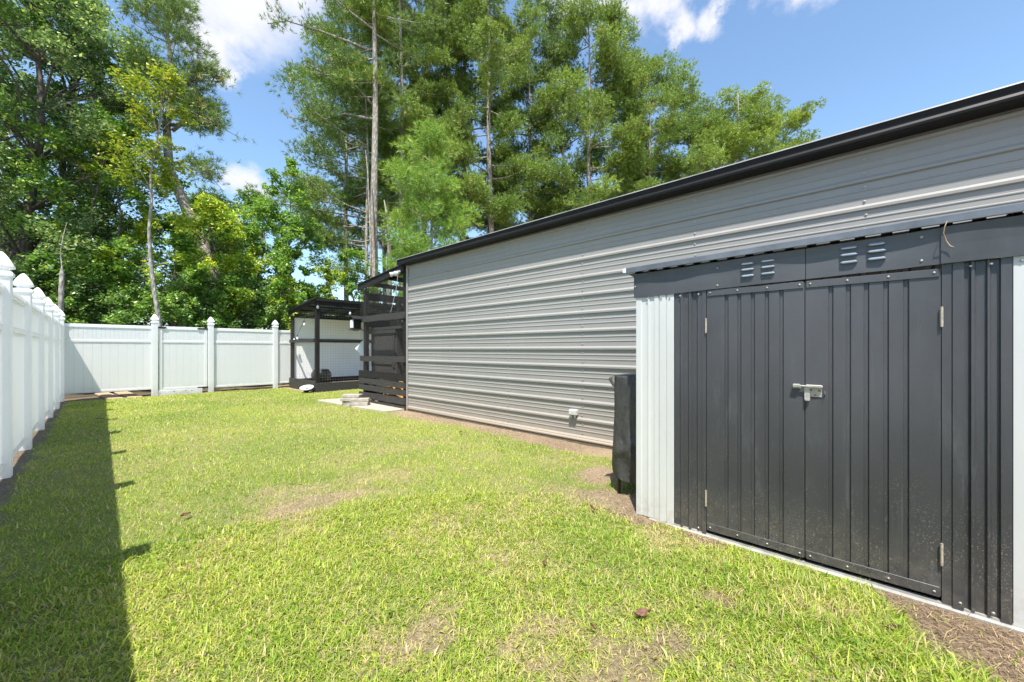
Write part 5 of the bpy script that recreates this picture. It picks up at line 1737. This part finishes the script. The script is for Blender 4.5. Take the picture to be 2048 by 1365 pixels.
broadleaf(520, 14.6, ztop(400, 14.6), 1.5, 8500, 'mid', 'mid-green maple left of the narrow sweetgum', base=0.12, trunk_r=0.08)
broadleaf(588, 14.4, ztop(325, 14.4), 1.05, 9500, 'mid', 'narrow sweetgum with star-like leaves, highest tree between the two pine groups', base=0.12, trunk_r=0.07, lsize=0.11)
broadleaf(395, 17, ztop(400, 17), 2.0, 7500, 'deep', 'dark rounded tree behind the leaning trunk', base=0.2, trunk_r=0.12, lsize=0.13)
broadleaf(500, 19, ztop(400, 19), 2.3, 8000, 'deep', 'round-topped tree in the distance left of the sweetgum', base=0.2, trunk_r=0.12, lsize=0.14)
broadleaf(655, 16.8, ztop(540, 16.8), 1.6, 6500, 'yellow', 'small light green tree above the shelter roof', base=0.15, trunk_r=0.06)
broadleaf(700, 19.5, ztop(500, 19.5), 1.9, 5500, 'mid', 'open airy tree behind the chicken run roof', base=0.2, trunk_r=0.08, lsize=0.12)
broadleaf(790, 21, ztop(520, 21), 2.1, 6000, 'deep', 'dark leafy tree low behind the chicken run', base=0.1, trunk_r=0.1, lsize=0.13)
broadleaf(625, 22, ztop(590, 22), 2.4, 5000, 'mid', 'low broad tree far behind the shelter', base=0.1, trunk_r=0.1, lsize=0.15)

broadleaf(20, 15.0, 15.5, 3.4, 9000, 'deep', 'dark tree filling in behind the leftmost tall oak', base=0.15, trunk_r=0.16, lsize=0.19)
broadleaf(150, 16.5, 16.0, 3.4, 9000, 'deep', 'dark tree filling in behind the second tall oak', base=0.15, trunk_r=0.16, lsize=0.19)
# ---- understory shrubs right behind the fence
k = 0
SH = [(-20, 10.0, 'deep', 'dark shrub rising over the corner of the fences'), (70, 10.6, 'deep', 'dark shrub left of the broken stub'), (150, 11.2, 'deep', 'shaded shrub behind the left end of the back fence'),
      (215, 11.6, 'mid', 'green shrub behind the first back panel, left of the pale winding trunk'), (268, 11.4, 'deep', 'dark shrub directly left of the pale winding trunk'), (345, 12.0, 'mid', 'green shrub directly right of the pale winding trunk'),
      (405, 12.6, 'deep', 'dark shrub above the gate'), (455, 13.0, 'mid', 'green shrub behind the right part of the gate'), (510, 13.4, 'deep', 'dark shrub behind the panel right of the gate'), (560, 13.8, 'yellow', 'light green shrub beside the shelter'),
      (620, 16.5, 'mid', 'green shrub behind the shelter roof ridge'), (690, 17.5, 'mid', 'green shrub behind the right of the shelter roof')]
for (px, d, pal, lab) in SH:
    broadleaf(px, d, 3.3 + 0.5 * math.sin(px), 1.25, 5200, pal, lab, name='shrub', cat='shrub', base=0.05, trunk_r=0.03, group='shrubs behind the back fence', lsize=0.085, clus=46)
# ---- dark wood filling the gaps far behind
def far_wood():
    n = 36000
    px = rng.uniform(-420, 900, n)
    d = rng.uniform(20, 30, n)
    top = np.interp(px, [-420, 0, 200, 330, 480, 560, 620, 760, 900], [9, 9, 8.2, 6.4, 5.2, 4.6, 3.8, 3.4, 3.2]) * (0.75 + 0.5 * vnoise(px, d * 6, 0.02))
    z = rng.random(n) ** 0.8 * top
    c, s = math.cos(R(YAW)), math.sin(R(YAW)); r = (px - 1024) / 790
    r = np.clip(r, -1.30, None); r = np.where(r <= -1.30, -1.3 + rng.uniform(-0.02, 0.02, n), r)
    P = np.stack([(c * r + s) * d, (-s * r + c) * d, z], 1) + rng.normal(size=(n, 3)) * 0.25
    k = rng.random(n)[:, None]
    cols = np.array([0.030, 0.062, 0.018]) * (1 - k) + np.array([0.065, 0.10, 0.032]) * k
    me = leaves_mesh('far_woods', P, 0.30, cols)
    o = bpy.data.objects.new('far_woods', me); col.objects.link(o)
    setp(o, 'dark undergrowth and woodland filling the distance behind the trees', kind='stuff')
far_wood()

# dead stub and bare stems among the leaves
def stem(px, d, pts, rad, label, bark='barkpale', name='dead_snag', cat='dead tree'):
    x, y = at(px, d)
    b = MB(); P = []
    for (qx, qy) in pts:
        a, c = at(qx, d); P.append((a - x, c - y, zat(qy, d)))
    P.insert(0, (P[0][0], P[0][1], -0.1))
    b.tube(P, rad if isinstance(rad, list) else [rad * (1 - 0.9 * (i / (len(P) - 1)) ** 2) for i in range(len(P))], 7)
    o = b.build(name, M[bark], smooth=True); o.location = (x, y, 0)
    return setp(o, label, cat)
stem(122, 9.55, [(122, 600), (124, 548), (124, 535), (121, 505), (127, 470), (134, 445)], [0.055, 0.05, 0.045, 0.013, 0.011, 0.009, 0.005], 'broken pale dead stem standing in front of the dark shrubs behind the corner')
stem(214, 14.6, [(214, 640), (214, 500), (213, 420), (214, 360)], 0.11, 'straight dark bare trunk between the oaks, showing against a sky gap', bark='barkdark', name='leafless_tree', cat='tree')
stem(742, 19.6, [(742, 560), (741, 470), (738, 400), (735, 340), (731, 300)], 0.06, 'thin trunk rising right beside the bare-trunked tall pine', bark='bark', name='leafless_tree', cat='tree')
stem(778, 20.5, [(779, 560), (778, 480), (774, 430), (768, 400)], 0.13, 'short pale trunk right of the bare-trunked tall pine', bark='bark', name='leafless_tree', cat='tree')

print('TRIS', sum(sum(len(p.vertices) - 2 for p in o.data.polygons) if len(o.data.polygons) < 5000 else len(o.data.loops) - 2 * len(o.data.polygons) for o in sc.objects if o.type == 'MESH'))
